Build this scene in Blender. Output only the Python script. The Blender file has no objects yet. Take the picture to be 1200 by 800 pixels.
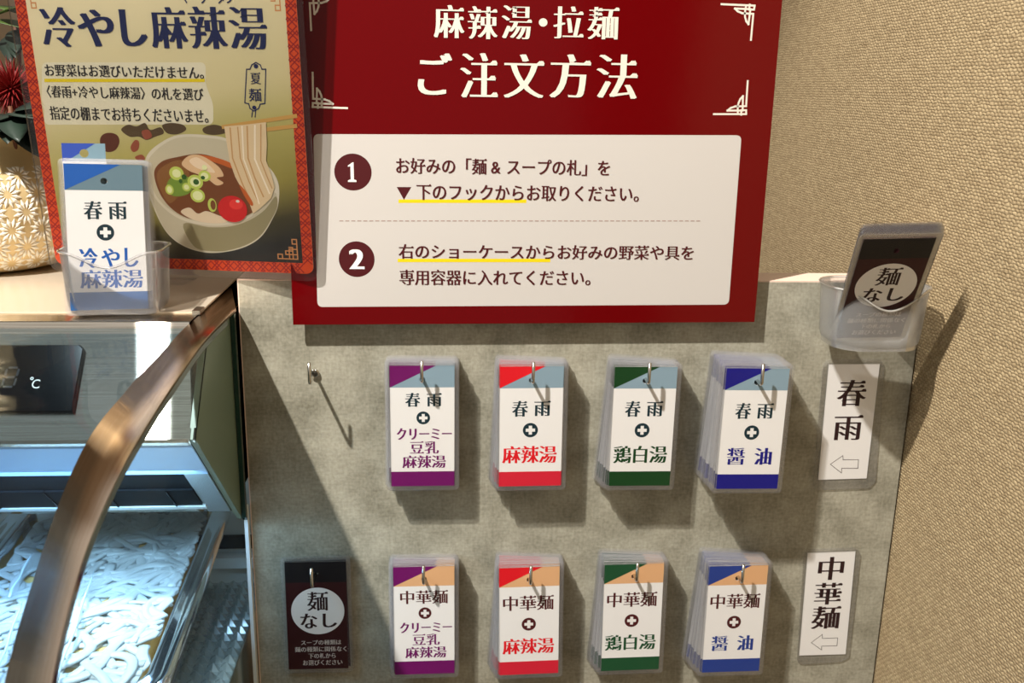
import bpy, math, random
from math import pi, sin, cos, radians
from mathutils import Vector, Matrix
from mathutils.geometry import delaunay_2d_cdt

random.seed(7)
S = bpy.context.scene
COL = S.collection

# ------------------------------------------------------------------ camera
cam = bpy.data.cameras.new('camera'); cam.sensor_width = 36.0; cam.lens = 33.63
cam.clip_start = 0.02; cam.clip_end = 50
cam.dof.use_dof = True; cam.dof.focus_distance = 0.83; cam.dof.aperture_fstop = 11.0
co = bpy.data.objects.new('camera', cam); COL.objects.link(co)
co.matrix_world = Matrix(((0.9972, 0.0015, -0.0743, 0.0), (-0.0722, 0.2570, -0.9637, -0.8511),
                          (0.0176, 0.9664, 0.2564, 1.35), (0, 0, 0, 1)))
S.camera = co
S.cycles.transparent_max_bounces = 64
S.cycles.max_bounces = 14
S.cycles.sample_clamp_indirect = 6.0

# ------------------------------------------------------------------ world and lamps
wd = bpy.data.worlds.new('shop_ambience'); S.world = wd; wd.use_nodes = True
wn = wd.node_tree.nodes; wl = wd.node_tree.links
bg = wn['Background']; bg.inputs['Strength'].default_value = 0.58
tc = wn.new('ShaderNodeTexCoord'); sx = wn.new('ShaderNodeSeparateXYZ'); rp = wn.new('ShaderNodeValToRGB')
wl.new(tc.outputs['Generated'], sx.inputs[0])
mr = wn.new('ShaderNodeMapRange'); mr.inputs[1].default_value = -1; mr.inputs[2].default_value = 1
wl.new(sx.outputs['Z'], mr.inputs[0]); wl.new(mr.outputs[0], rp.inputs[0]); wl.new(rp.outputs[0], bg.inputs['Color'])
e = rp.color_ramp.elements
e[0].position = 0.0; e[0].color = (0.22, 0.19, 0.15, 1); e[1].position = 1.0; e[1].color = (1.0, 0.96, 0.90, 1)
m_ = rp.color_ramp.elements.new(0.5); m_.color = (0.50, 0.45, 0.38, 1)
m_ = rp.color_ramp.elements.new(0.68); m_.color = (0.85, 0.80, 0.72, 1)

def lamp(name, kind, loc, energy, color, size, rot=None, size_y=None):
    l = bpy.data.lights.new(name, kind); l.energy = energy; l.color = color
    if kind in ('POINT', 'SPOT'): l.shadow_soft_size = size
    else:
        l.shape = 'RECTANGLE'; l.size = size; l.size_y = size_y or size
    o = bpy.data.objects.new(name, l); COL.objects.link(o); o.location = loc
    if rot: o.rotation_euler = rot
    return o
spot = lamp('ceiling_spotlight', 'SPOT', (-0.92, -0.95, 3.02), 500, (1.0, 0.965, 0.905), 0.026)
spot.data.spot_size = radians(47); spot.data.spot_blend = 0.55
spot.rotation_euler = (Vector((0.22, -0.22, 1.02)) - spot.location).to_track_quat('-Z', 'Y').to_euler()
lamp('showcase_led_light', 'AREA', (-0.48, -0.122, 1.046), 2.7, (0.42, 0.71, 1.0), 0.56, (radians(-4), 0, 0), 0.03)

S.view_settings.view_transform = 'Standard'; S.view_settings.look = 'None'
S.view_settings.exposure = 0.0; S.view_settings.gamma = 1.0; S.view_settings.use_curve_mapping = False

# ------------------------------------------------------------------ materials
def srgb(r, g, b):
    f = lambda c: (c / 255 / 12.92) if c / 255 <= 0.04045 else ((c / 255 + 0.055) / 1.055) ** 2.4
    return (f(r), f(g), f(b), 1)
MATS = {}
def mat(name, rgb, rough=0.5, metal=0.0, spec=0.5, coat=0.0, vary=0.0, vscale=60.0, bump=0.0, bscale=200.0, stretch=None, emit=0.0, aniso=0.0):
    m = bpy.data.materials.new(name); m.use_nodes = True; MATS[name] = m
    n = m.node_tree.nodes; l = m.node_tree.links; b = n['Principled BSDF']
    c = srgb(*rgb)
    b.inputs['Base Color'].default_value = c; b.inputs['Roughness'].default_value = rough
    b.inputs['Metallic'].default_value = metal; b.inputs['Specular IOR Level'].default_value = spec
    b.inputs['Coat Weight'].default_value = coat; b.inputs['Coat Roughness'].default_value = 0.06
    if aniso:
        b.inputs['Anisotropic'].default_value = aniso
        cv = n.new('ShaderNodeCombineXYZ'); cv.inputs[0].default_value = 1.0; l.new(cv.outputs[0], b.inputs['Tangent'])
    if emit:
        b.inputs['Emission Color'].default_value = c; b.inputs['Emission Strength'].default_value = emit
    t = n.new('ShaderNodeTexCoord'); mp = n.new('ShaderNodeMapping'); l.new(t.outputs['Object'], mp.inputs[0])
    if stretch: mp.inputs['Scale'].default_value = stretch
    no = n.new('ShaderNodeTexNoise'); no.inputs['Scale'].default_value = vscale; no.inputs['Detail'].default_value = 4
    l.new(mp.outputs[0], no.inputs['Vector'])
    mx = n.new('ShaderNodeMix'); mx.data_type = 'RGBA'
    mx.inputs[6].default_value = tuple(x * (1 - vary) for x in c[:3]) + (1,)
    mx.inputs[7].default_value = tuple(min(1, x * (1 + vary)) for x in c[:3]) + (1,)
    l.new(no.outputs['Fac'], mx.inputs[0]); l.new(mx.outputs[2], b.inputs['Base Color'])
    if bump:
        n2 = n.new('ShaderNodeTexNoise'); n2.inputs['Scale'].default_value = bscale; n2.inputs['Detail'].default_value = 3
        l.new(mp.outputs[0], n2.inputs['Vector'])
        bp = n.new('ShaderNodeBump'); bp.inputs['Strength'].default_value = bump; bp.inputs['Distance'].default_value = 0.001
        l.new(n2.outputs['Fac'], bp.inputs['Height']); l.new(bp.outputs[0], b.inputs['Normal'])
    return m

def film(name, tint=(1, 1, 1), veil=0.04, veil_rgb=(235, 235, 240), gloss=0.8, rough=0.06, bump=0.0, bscale=120.0):
    """thin clear plastic or glass: see-through, a little milky, glossy by Fresnel"""
    m = bpy.data.materials.new(name); m.use_nodes = True; MATS[name] = m
    n = m.node_tree.nodes; l = m.node_tree.links; n.clear()
    out = n.new('ShaderNodeOutputMaterial')
    tr = n.new('ShaderNodeBsdfTransparent'); tr.inputs[0].default_value = tuple(tint) + (1,)
    df = n.new('ShaderNodeBsdfDiffuse'); df.inputs[0].default_value = srgb(*veil_rgb)
    tl = n.new('ShaderNodeBsdfTranslucent'); tl.inputs[0].default_value = srgb(*veil_rgb)
    dm = n.new('ShaderNodeMixShader'); dm.inputs[0].default_value = 0.5
    l.new(df.outputs[0], dm.inputs[1]); l.new(tl.outputs[0], dm.inputs[2])
    m1 = n.new('ShaderNodeMixShader'); m1.inputs[0].default_value = veil
    l.new(tr.outputs[0], m1.inputs[1]); l.new(dm.outputs[0], m1.inputs[2])
    gl = n.new('ShaderNodeBsdfGlossy'); gl.inputs['Roughness'].default_value = rough
    fr = n.new('ShaderNodeFresnel'); fr.inputs[0].default_value = 1.45
    mu = n.new('ShaderNodeMath'); mu.operation = 'MULTIPLY'; mu.inputs[1].default_value = gloss
    l.new(fr.outputs[0], mu.inputs[0])
    m2 = n.new('ShaderNodeMixShader'); l.new(mu.outputs[0], m2.inputs[0])
    l.new(m1.outputs[0], m2.inputs[1]); l.new(gl.outputs[0], m2.inputs[2]); l.new(m2.outputs[0], out.inputs[0])
    if bump:
        t = n.new('ShaderNodeTexCoord'); no = n.new('ShaderNodeTexNoise'); no.inputs['Scale'].default_value = bscale
        l.new(t.outputs['Object'], no.inputs['Vector'])
        bp = n.new('ShaderNodeBump'); bp.inputs['Strength'].default_value = bump; bp.inputs['Distance'].default_value = 0.002
        l.new(no.outputs['Fac'], bp.inputs['Height'])
        l.new(bp.outputs[0], gl.inputs['Normal']); l.new(bp.outputs[0], fr.inputs['Normal'])
    return m

# printed colours
for nm, c in dict(white=(240, 237, 234), cream=(222, 214, 200), maroon=(72, 8, 14), yellow=(226, 200, 10), dash=(150, 120, 110),
                  red_print=(128, 2, 6), navy=(6, 24, 78), ink=(28, 24, 26), halo=(226, 218, 190), paper=(232, 226, 220), purple=(112, 0, 96),
                  teal=(10, 44, 54), brick=(78, 16, 20), bluegrey=(140, 164, 178), peach=(226, 176, 128), scarlet=(226, 14, 30),
                  crimson=(214, 30, 54), green=(8, 62, 20), green2=(22, 78, 44), royal=(16, 14, 128), royal2=(36, 62, 142), sky=(22, 92, 176),
                  steelblue=(40, 100, 165), slate=(106, 132, 144), nearblack=(12, 8, 14), wine=(54, 4, 10), inkbrown=(44, 14, 18), dimtext=(222, 212, 205),
                  spice=(92, 40, 18), spice2=(84, 64, 36), spice3=(150, 74, 50), panel=(198, 192, 186), stick=(204, 158, 84), bowl=(216, 207, 186), bowl2=(196, 186, 160),
                  bowl3=(150, 140, 104), bowlin=(200, 190, 162), soup=(120, 66, 26), soup2=(140, 92, 44), oil=(196, 96, 34), chick=(226, 190, 146), chick2=(240, 216, 184),
                  noodle=(226, 206, 176), leaf=(120, 150, 50), leaf2=(46, 92, 28), onion=(196, 210, 96), onion2=(232, 236, 180), hang=(222, 198, 158),
                  hang2=(196, 152, 98), hang3=(244, 230, 206), tomato=(206, 22, 22), tomato2=(228, 56, 48), orange=(214, 70, 12), lattice=(150, 16, 10), fret=(206, 140, 84)).items():
    mat('print_' + nm, c, rough=0.55, spec=0.35)

mat('lacquer_red', (96, 0, 4), rough=0.12, spec=0.28, bump=0.05, bscale=90)
mat('paper_edge', (214, 196, 178), rough=0.7)
mat('board_edge', (226, 200, 182), rough=0.5, vary=0.04)
mat('steel_wire', (200, 196, 188), rough=0.18, metal=1.0)
m = bpy.data.materials.new('brushed_steel'); m.use_nodes = True; MATS['brushed_steel'] = m
n = m.node_tree.nodes; l = m.node_tree.links; n.clear()
ou = n.new('ShaderNodeOutputMaterial'); gl = n.new('ShaderNodeBsdfAnisotropic'); gl.distribution = 'BECKMANN'
gl.inputs['Roughness'].default_value = 0.145; gl.inputs['Anisotropy'].default_value = 0.86
cv = n.new('ShaderNodeCombineXYZ'); cv.inputs[0].default_value = 1.0; l.new(cv.outputs[0], gl.inputs['Tangent'])
t = n.new('ShaderNodeTexCoord'); mp = n.new('ShaderNodeMapping'); mp.inputs['Scale'].default_value = (12, 900, 900); l.new(t.outputs['Object'], mp.inputs[0])
no = n.new('ShaderNodeTexNoise'); no.inputs['Scale'].default_value = 1; no.inputs['Detail'].default_value = 4; l.new(mp.outputs[0], no.inputs['Vector'])
gm = n.new('ShaderNodeNewGeometry'); va = n.new('ShaderNodeVectorMath'); va.operation = 'ADD'; va.inputs[1].default_value = (-0.023, 0, 0)   # normals tilted sideways to shift the lamp's bright streak
vn = n.new('ShaderNodeVectorMath'); vn.operation = 'NORMALIZE'; l.new(gm.outputs['Normal'], va.inputs[0]); l.new(va.outputs[0], vn.inputs[0]); l.new(vn.outputs[0], gl.inputs['Normal'])
cr = n.new('ShaderNodeValToRGB'); l.new(no.outputs['Fac'], cr.inputs[0]); l.new(cr.outputs[0], gl.inputs['Color'])
cr.color_ramp.elements[0].position = 0.3; cr.color_ramp.elements[0].color = srgb(206, 196, 180); cr.color_ramp.elements[1].position = 0.7; cr.color_ramp.elements[1].color = srgb(240, 230, 216)
l.new(gl.outputs[0], ou.inputs[0])
mat('steel_trim', (206, 200, 190), rough=0.25, metal=1.0)
m = bpy.data.materials.new('bronze_band'); m.use_nodes = True; MATS['bronze_band'] = m
n = m.node_tree.nodes; l = m.node_tree.links; n.clear()
ou = n.new('ShaderNodeOutputMaterial'); gl = n.new('ShaderNodeBsdfAnisotropic'); gl.distribution = 'BECKMANN'
gl.inputs['Roughness'].default_value = 0.24; gl.inputs['Anisotropy'].default_value = -0.60
cv = n.new('ShaderNodeCombineXYZ'); cv.inputs[0].default_value = 1.0; l.new(cv.outputs[0], gl.inputs['Tangent'])
t = n.new('ShaderNodeTexCoord'); mp = n.new('ShaderNodeMapping'); mp.inputs['Scale'].default_value = (900, 14, 14); l.new(t.outputs['Object'], mp.inputs[0])
no = n.new('ShaderNodeTexNoise'); no.inputs['Scale'].default_value = 1; no.inputs['Detail'].default_value = 4; l.new(mp.outputs[0], no.inputs['Vector'])
cr = n.new('ShaderNodeValToRGB'); l.new(no.outputs['Fac'], cr.inputs[0]); l.new(cr.outputs[0], gl.inputs['Color'])
cr.color_ramp.elements[0].position = 0.3; cr.color_ramp.elements[0].color = srgb(226, 202, 180); cr.color_ramp.elements[1].position = 0.7; cr.color_ramp.elements[1].color = srgb(244, 224, 206)
l.new(gl.outputs[0], ou.inputs[0])
mat('shelf_top', (214, 198, 176), rough=0.16, metal=0.35, spec=0.6, vary=0.05, vscale=8)
mat('end_cap_green', (134, 146, 128), rough=0.35, vary=0.05, vscale=5)
mat('glass_edge', (14, 52, 44), rough=0.1, spec=0.7)
mat('white_strip', (216, 226, 228), rough=0.35)
mat('cold_liner', (196, 206, 208), rough=0.3, vary=0.04, vscale=10)
mat('frosted_metal', (150, 160, 164), rough=0.45, metal=0.3, bump=0.5, bscale=900)
mat('led_diffuser', (150, 186, 226), rough=0.3, emit=0.35)
mat('vent_black', (10, 15, 20), rough=0.5, spec=0.05, vary=0.3, vscale=400)
mat('gloss_black', (8, 9, 12), rough=0.07, spec=0.12)
mat('segment_grey', (46, 46, 48), rough=0.5, spec=0.05)
mat('symbol_white', (226, 220, 208), rough=0.4)
mat('noodle_white', (178, 184, 186), rough=0.3, spec=0.5, vary=0.04, vscale=30)
mat('film_crease', (190, 208, 222), rough=0.25)
mat('amber_bed', (228, 190, 116), rough=0.4, vary=0.15, vscale=60)
mat('gold_glaze', (224, 198, 146), rough=0.35, metal=0.2, vary=0.15, vscale=25)
mat('ivory_glaze', (240, 232, 214), rough=0.35)
mat('dark_leaf', (30, 44, 34), rough=0.5, vary=0.3, vscale=40)
mat('fresh_leaf', (70, 92, 34), rough=0.5, vary=0.2, vscale=40)
mat('red_petal', (132, 18, 16), rough=0.6, vary=0.25, vscale=80)
mat('twig_brown', (96, 52, 24), rough=0.7, vary=0.3, vscale=60)
mat('plaster', (176, 152, 124), rough=0.9, vary=0.03, vscale=4)
mat('floor_tile', (120, 104, 88), rough=0.5, vary=0.06, vscale=6)
mat('putty', (205, 200, 186), rough=0.8)
film('pouch_film', veil=0.006, gloss=0.25, rough=0.07)
film('pouch_margin', veil=0.055, veil_rgb=(240, 240, 246), gloss=0.6, rough=0.10)
film('pouch_film_wavy', veil=0.008, gloss=0.45, rough=0.05, bump=0.30, bscale=150)
film('poster_film', veil=0.01, gloss=0.7, rough=0.05, bump=0.25, bscale=28)
film('frosted_plastic', veil=0.20, veil_rgb=(246, 245, 242), gloss=0.7, rough=0.22)
film('clear_acrylic', veil=0.12, veil_rgb=(236, 232, 230), gloss=0.8, rough=0.08)
film('frosted_plastic_rim', veil=0.5, veil_rgb=(250, 248, 244), gloss=0.8, rough=0.2)
film('clear_acrylic_rim', veil=0.22, veil_rgb=(244, 240, 238), gloss=1.0, rough=0.08)
film('canopy_glass', tint=(0.76, 0.83, 0.87), veil=0.002, gloss=0.3, rough=0.02)
film('side_glass', tint=(0.88, 0.94, 0.92), veil=0.004, gloss=0.12, rough=0.02)
film('bin_plastic', tint=(0.95, 0.97, 1.0), veil=0.20, veil_rgb=(214, 228, 240), gloss=0.9, rough=0.08)
film('prism_plastic', tint=(0.9, 0.95, 0.96), veil=0.34, veil_rgb=(215, 228, 228), gloss=2.0, rough=0.12)
film('cling_wrap', veil=0.01, veil_rgb=(220, 232, 245), gloss=0.8, rough=0.06, bump=0.3, bscale=45)

def node_mat(name):
    m = bpy.data.materials.new(name); m.use_nodes = True; MATS[name] = m
    n = m.node_tree.nodes; return m, n, m.node_tree.links, n['Principled BSDF']

def M_(n, l, op, a, b=None):
    x = n.new('ShaderNodeMath'); x.operation = op
    for i, v in enumerate((a, b)):
        if v is None: continue
        if isinstance(v, (int, float)): x.inputs[i].default_value = v
        else: l.new(v, x.inputs[i])
    return x.outputs[0]

# woven wall covering: plain weave of two yarns with slubs
m, n, l, b = node_mat('woven_wallcovering')
t = n.new('ShaderNodeTexCoord')
wob = n.new('ShaderNodeTexNoise'); wob.inputs['Scale'].default_value = 150; wob.inputs['Detail'].default_value = 2
l.new(t.outputs['Object'], wob.inputs['Vector'])
sub = n.new('ShaderNodeVectorMath'); sub.operation = 'SUBTRACT'; sub.inputs[1].default_value = (0.5, 0.5, 0.5); l.new(wob.outputs['Color'], sub.inputs[0])
sc = n.new('ShaderNodeVectorMath'); sc.operation = 'SCALE'; sc.inputs['Scale'].default_value = 0.0042; l.new(sub.outputs[0], sc.inputs[0])
ad = n.new('ShaderNodeVectorMath'); ad.operation = 'ADD'; l.new(t.outputs['Object'], ad.inputs[0]); l.new(sc.outputs[0], ad.inputs[1])
sp = n.new('ShaderNodeSeparateXYZ'); l.new(ad.outputs[0], sp.inputs[0])
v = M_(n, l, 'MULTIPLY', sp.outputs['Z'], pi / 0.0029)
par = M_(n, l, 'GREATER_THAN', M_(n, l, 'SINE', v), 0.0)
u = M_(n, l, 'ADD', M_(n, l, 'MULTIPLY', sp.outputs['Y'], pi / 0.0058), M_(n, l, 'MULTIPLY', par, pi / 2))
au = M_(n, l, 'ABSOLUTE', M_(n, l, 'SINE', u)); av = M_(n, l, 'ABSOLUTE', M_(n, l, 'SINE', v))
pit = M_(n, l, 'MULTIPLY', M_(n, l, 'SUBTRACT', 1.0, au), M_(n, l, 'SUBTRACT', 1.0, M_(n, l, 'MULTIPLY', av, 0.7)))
fuz = n.new('ShaderNodeTexNoise'); fuz.inputs['Scale'].default_value = 420; fuz.inputs['Detail'].default_value = 3; l.new(t.outputs['Object'], fuz.inputs['Vector'])
hgt = M_(n, l, 'ADD', M_(n, l, 'MULTIPLY', M_(n, l, 'POWER', au, 0.6), M_(n, l, 'POWER', av, 0.5)), M_(n, l, 'MULTIPLY', fuz.outputs['Fac'], 0.9))
cel = n.new('ShaderNodeTexWhiteNoise'); cel.noise_dimensions = '2D'; cc = n.new('ShaderNodeCombineXYZ')
l.new(M_(n, l, 'FLOOR', M_(n, l, 'DIVIDE', u, pi)), cc.inputs[0]); l.new(M_(n, l, 'FLOOR', M_(n, l, 'DIVIDE', v, pi)), cc.inputs[1]); l.new(cc.outputs[0], cel.inputs[0])
slub = n.new('ShaderNodeTexNoise'); slub.inputs['Scale'].default_value = 1; slub.inputs['Detail'].default_value = 3
mp = n.new('ShaderNodeMapping'); mp.inputs['Scale'].default_value = (1, 60, 330); l.new(t.outputs['Object'], mp.inputs[0]); l.new(mp.outputs[0], slub.inputs['Vector'])
bp = n.new('ShaderNodeBump'); bp.inputs['Strength'].default_value = 0.55; bp.inputs['Distance'].default_value = 0.0015
l.new(hgt, bp.inputs['Height']); l.new(bp.outputs[0], b.inputs['Normal'])
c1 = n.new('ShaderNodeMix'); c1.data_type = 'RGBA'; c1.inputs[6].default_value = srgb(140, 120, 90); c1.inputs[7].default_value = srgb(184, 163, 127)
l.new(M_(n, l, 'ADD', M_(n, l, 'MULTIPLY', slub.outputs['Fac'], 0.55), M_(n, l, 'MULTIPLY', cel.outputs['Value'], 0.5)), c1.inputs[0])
c2 = n.new('ShaderNodeMix'); c2.data_type = 'RGBA'; c2.inputs[7].default_value = srgb(92, 70, 42)      # shade between the floats, painted dark brown into the colour
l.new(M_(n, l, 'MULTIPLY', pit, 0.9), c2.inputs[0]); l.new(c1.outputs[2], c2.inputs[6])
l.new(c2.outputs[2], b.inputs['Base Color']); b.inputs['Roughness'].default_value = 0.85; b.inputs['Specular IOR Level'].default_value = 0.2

# grey-green laminate with a cloudy linen print
m, n, l, b = node_mat('concrete_laminate')
t = n.new('ShaderNodeTexCoord')
def ns(scale, st, det=5):
    mp = n.new('ShaderNodeMapping'); mp.inputs['Scale'].default_value = st; l.new(t.outputs['Object'], mp.inputs[0])
    x = n.new('ShaderNodeTexNoise'); x.inputs['Scale'].default_value = scale; x.inputs['Detail'].default_value = det; l.new(mp.outputs[0], x.inputs['Vector'])
    return x.outputs['Fac']
f1 = ns(26, (1, 1, 1), 6); f2 = ns(90, (1, 1, 5)); f3 = ns(90, (5, 1, 1)); f4 = ns(330, (1, 1, 1), 3)
s_ = M_(n, l, 'ADD', M_(n, l, 'MULTIPLY', f1, 0.46), M_(n, l, 'MULTIPLY', f2, 0.15))
s_ = M_(n, l, 'ADD', s_, M_(n, l, 'MULTIPLY', f3, 0.15)); s_ = M_(n, l, 'ADD', s_, M_(n, l, 'MULTIPLY', f4, 0.24))
cr = n.new('ShaderNodeValToRGB'); l.new(s_, cr.inputs[0])
cr.color_ramp.elements[0].position = 0.36; cr.color_ramp.elements[0].color = srgb(118, 114, 98)
cr.color_ramp.elements[1].position = 0.64; cr.color_ramp.elements[1].color = srgb(178, 173, 156)
l.new(cr.outputs[0], b.inputs['Base Color']); b.inputs['Roughness'].default_value = 0.5; b.inputs['Specular IOR Level'].default_value = 0.3
bp = n.new('ShaderNodeBump'); bp.inputs['Strength'].default_value = 0.12; bp.inputs['Distance'].default_value = 0.001
l.new(f4, bp.inputs['Height']); l.new(bp.outputs[0], b.inputs['Normal'])

# printed picture ground of the summer poster: cream at the top, olive below, dark table at the foot (ink on paper)
m, n, l, b = node_mat('print_picture_ground')
t = n.new('ShaderNodeTexCoord'); sp = n.new('ShaderNodeSeparateXYZ'); l.new(t.outputs['Object'], sp.inputs[0])
nz = n.new('ShaderNodeTexNoise'); nz.inputs['Scale'].default_value = 12; l.new(t.outputs['Object'], nz.inputs['Vector'])
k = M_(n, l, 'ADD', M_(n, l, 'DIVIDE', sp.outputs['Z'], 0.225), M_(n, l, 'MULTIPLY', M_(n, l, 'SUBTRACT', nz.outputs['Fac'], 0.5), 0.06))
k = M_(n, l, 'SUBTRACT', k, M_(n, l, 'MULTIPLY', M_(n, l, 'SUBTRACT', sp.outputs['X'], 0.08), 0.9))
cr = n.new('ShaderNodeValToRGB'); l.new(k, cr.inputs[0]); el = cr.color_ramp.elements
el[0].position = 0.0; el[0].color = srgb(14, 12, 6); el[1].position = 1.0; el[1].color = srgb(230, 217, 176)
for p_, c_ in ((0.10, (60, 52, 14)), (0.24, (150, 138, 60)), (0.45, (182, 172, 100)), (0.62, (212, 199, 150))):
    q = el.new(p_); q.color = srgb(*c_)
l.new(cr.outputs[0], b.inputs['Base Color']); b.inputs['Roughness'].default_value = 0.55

# ------------------------------------------------------------------ mesh helpers
class MB:
    def __init__(self): self.v = []; self.f = []; self.mi = []; self.mats = []; self.sm = []
    def m(self, name):
        if name not in self.mats: self.mats.append(name)
        return self.mats.index(name)
    def add(self, vs, fs, mt, smooth=False):
        o = len(self.v); k = self.m(mt); self.v += [tuple(x) for x in vs]
        for f in fs: self.f.append([i + o for i in f]); self.mi.append(k); self.sm.append(smooth)
    def box(self, a, b, mt, bev=0.0):
        x0, y0, z0 = a; x1, y1, z1 = b
        if bev <= 0:
            self.add([(x0, y0, z0), (x1, y0, z0), (x1, y1, z0), (x0, y1, z0), (x0, y0, z1), (x1, y0, z1), (x1, y1, z1), (x0, y1, z1)],
                     [(0, 3, 2, 1), (4, 5, 6, 7), (0, 1, 5, 4), (1, 2, 6, 5), (2, 3, 7, 6), (3, 0, 4, 7)], mt); return
        r = bev; vs = []
        def ring(x0, x1, y0, y1, z): return [(x0 + r, y0, z), (x1 - r, y0, z), (x1, y0 + r, z), (x1, y1 - r, z), (x1 - r, y1, z), (x0 + r, y1, z), (x0, y1 - r, z), (x0, y0 + r, z)]
        rs = [ring(x0 + r, x1 - r, y0 + r, y1 - r, z0), ring(x0, x1, y0, y1, z0 + r), ring(x0, x1, y0, y1, z1 - r), ring(x0 + r, x1 - r, y0 + r, y1 - r, z1)]
        self.loft(rs, mt)
    def loft(self, rings, mt, caps=True, smooth=False, closed=True):
        n = len(rings[0]); vs = [p for r in rings for p in r]; fs = []
        for i in range(len(rings) - 1):
            for j in range(n if closed else n - 1):
                k = (j + 1) % n; fs.append((i * n + j, i * n + k, (i + 1) * n + k, (i + 1) * n + j))
        if caps: fs.append(tuple(range(n - 1, -1, -1))); fs.append(tuple((len(rings) - 1) * n + j for j in range(n)))
        self.add(vs, fs, mt, smooth)
    def tube(self, pts, r, mt, n=10, smooth=True, ry=None):
        pts = [Vector(p) for p in pts]; rings = []; up = None
        for i, p in enumerate(pts):
            d = (pts[min(i + 1, len(pts) - 1)] - pts[max(i - 1, 0)]).normalized()
            if up is None:
                up = Vector((0, 0, 1)) if abs(d.z) < 0.9 else Vector((1, 0, 0))
            s = d.cross(up).normalized(); w = s.cross(d).normalized(); up = w
            rr = r[i] if isinstance(r, (list, tuple)) else r
            q = ry if ry is not None else rr
            rings.append([tuple(p + s * rr * cos(2 * pi * j / n) + w * q * sin(2 * pi * j / n)) for j in range(n)])
        self.loft(rings, mt, True, smooth)
    def lathe(self, prof, c, mt, n=48, smooth=True, caps=True):
        self.loft([[(c[0] + r * cos(2 * pi * j / n), c[1] + r * sin(2 * pi * j / n), c[2] + z) for j in range(n)] for r, z in prof], mt, caps, smooth)
    def prism_x(self, prof, x0, x1, mt, smooth=False):
        self.loft([[(x0, y, z) for y, z in prof], [(x1, y, z) for y, z in prof]], mt, True, smooth)
    def mesh(self, name):
        me = bpy.data.meshes.new(name); me.from_pydata(self.v, [], self.f)
        for k in self.mats: me.materials.append(MATS[k])
        me.polygons.foreach_set('material_index', self.mi); me.polygons.foreach_set('use_smooth', self.sm); me.update()
        return me
    def build(self, name, parent=None, loc=None):
        o = bpy.data.objects.new(name, self.mesh(name)); COL.objects.link(o)
        if parent: o.parent = parent
        if loc: o.location = loc
        return o

def tag(o, label=None, cat=None, group=None, kind=None):
    if label: o['label'] = label
    if cat: o['category'] = cat
    if group: o['group'] = group
    if kind: o['kind'] = kind
    return o
def thing(name, loc, label, cat, group=None):
    o = bpy.data.objects.new(name, None); COL.objects.link(o); o.location = loc; o.empty_display_size = 0.02
    return tag(o, label, cat, group)
def copy_tree(root):
    r = root.copy(); COL.objects.link(r)
    for ch in list(root.children):
        c = ch.copy(); COL.objects.link(c); c.parent = r
        for g in ch.children:
            d = g.copy(); COL.objects.link(d); d.parent = c
    return r

def fill(loops):
    """triangulate outlines with holes (even-odd nesting)"""
    vs = []; ed = []; fc = []
    for lp in loops:
        o = len(vs); k = len(lp); vs += [Vector(p) for p in lp]; ed += [(o + i, o + (i + 1) % k) for i in range(k)]
        fc.append(list(range(o, o + k)))
    r = delaunay_2d_cdt(vs, [], fc, 2, 1e-7)
    return [tuple(p) for p in r[0]], [tuple(f) for f in r[2]]
def cut(outer, hole):
    inside = lambda p, lp: sum(((a[1] > p[1]) != (b[1] > p[1])) and (p[0] < (b[0] - a[0]) * (p[1] - a[1]) / (b[1] - a[1]) + a[0]) for a, b in zip(lp, lp[1:] + lp[:1])) % 2 == 1
    vs = [Vector(p) for p in outer + hole]; k = len(outer); n_ = len(hole)
    ed = [(i, (i + 1) % k) for i in range(k)] + [(k + i, k + (i + 1) % n_) for i in range(n_)]
    r = delaunay_2d_cdt(vs, ed, [], 0, 1e-7); pv = [tuple(p) for p in r[0]]; out = []
    for f in r[2]:
        c_ = (sum(pv[i][0] for i in f) / len(f), sum(pv[i][1] for i in f) / len(f))
        if inside(c_, outer) and not inside(c_, hole): out.append(tuple(f))
    return pv, out
def circle(cx, cz, rx, rz=None, n=40):
    rz = rz or rx
    return [(cx + rx * cos(2 * pi * i / n), cz + rz * sin(2 * pi * i / n)) for i in range(n)]
def rrect(x0, z0, x1, z1, r, n=6):
    out = []
    for cx, cz, a in ((x1 - r, z1 - r, 0), (x0 + r, z1 - r, 90), (x0 + r, z0 + r, 180), (x1 - r, z0 + r, 270)):
        out += [(cx + r * cos(radians(a + 90 * i / n)), cz + r * sin(radians(a + 90 * i / n))) for i in range(n + 1)]
    return out
def stroke(pts, w):
    out = []
    for (x0, z0), (x1, z1) in zip(pts, pts[1:]):
        d = math.hypot(x1 - x0, z1 - z0) or 1; nx, nz = -(z1 - z0) / d * w / 2, (x1 - x0) / d * w / 2
        ex, ez = (x1 - x0) / d * w / 2, (z1 - z0) / d * w / 2
        out.append([(x0 - ex + nx, z0 - ez + nz), (x0 - ex - nx, z0 - ez - nz), (x1 + ex - nx, z1 + ez - nz), (x1 + ex + nx, z1 + ez + nz)])
    return out

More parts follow.
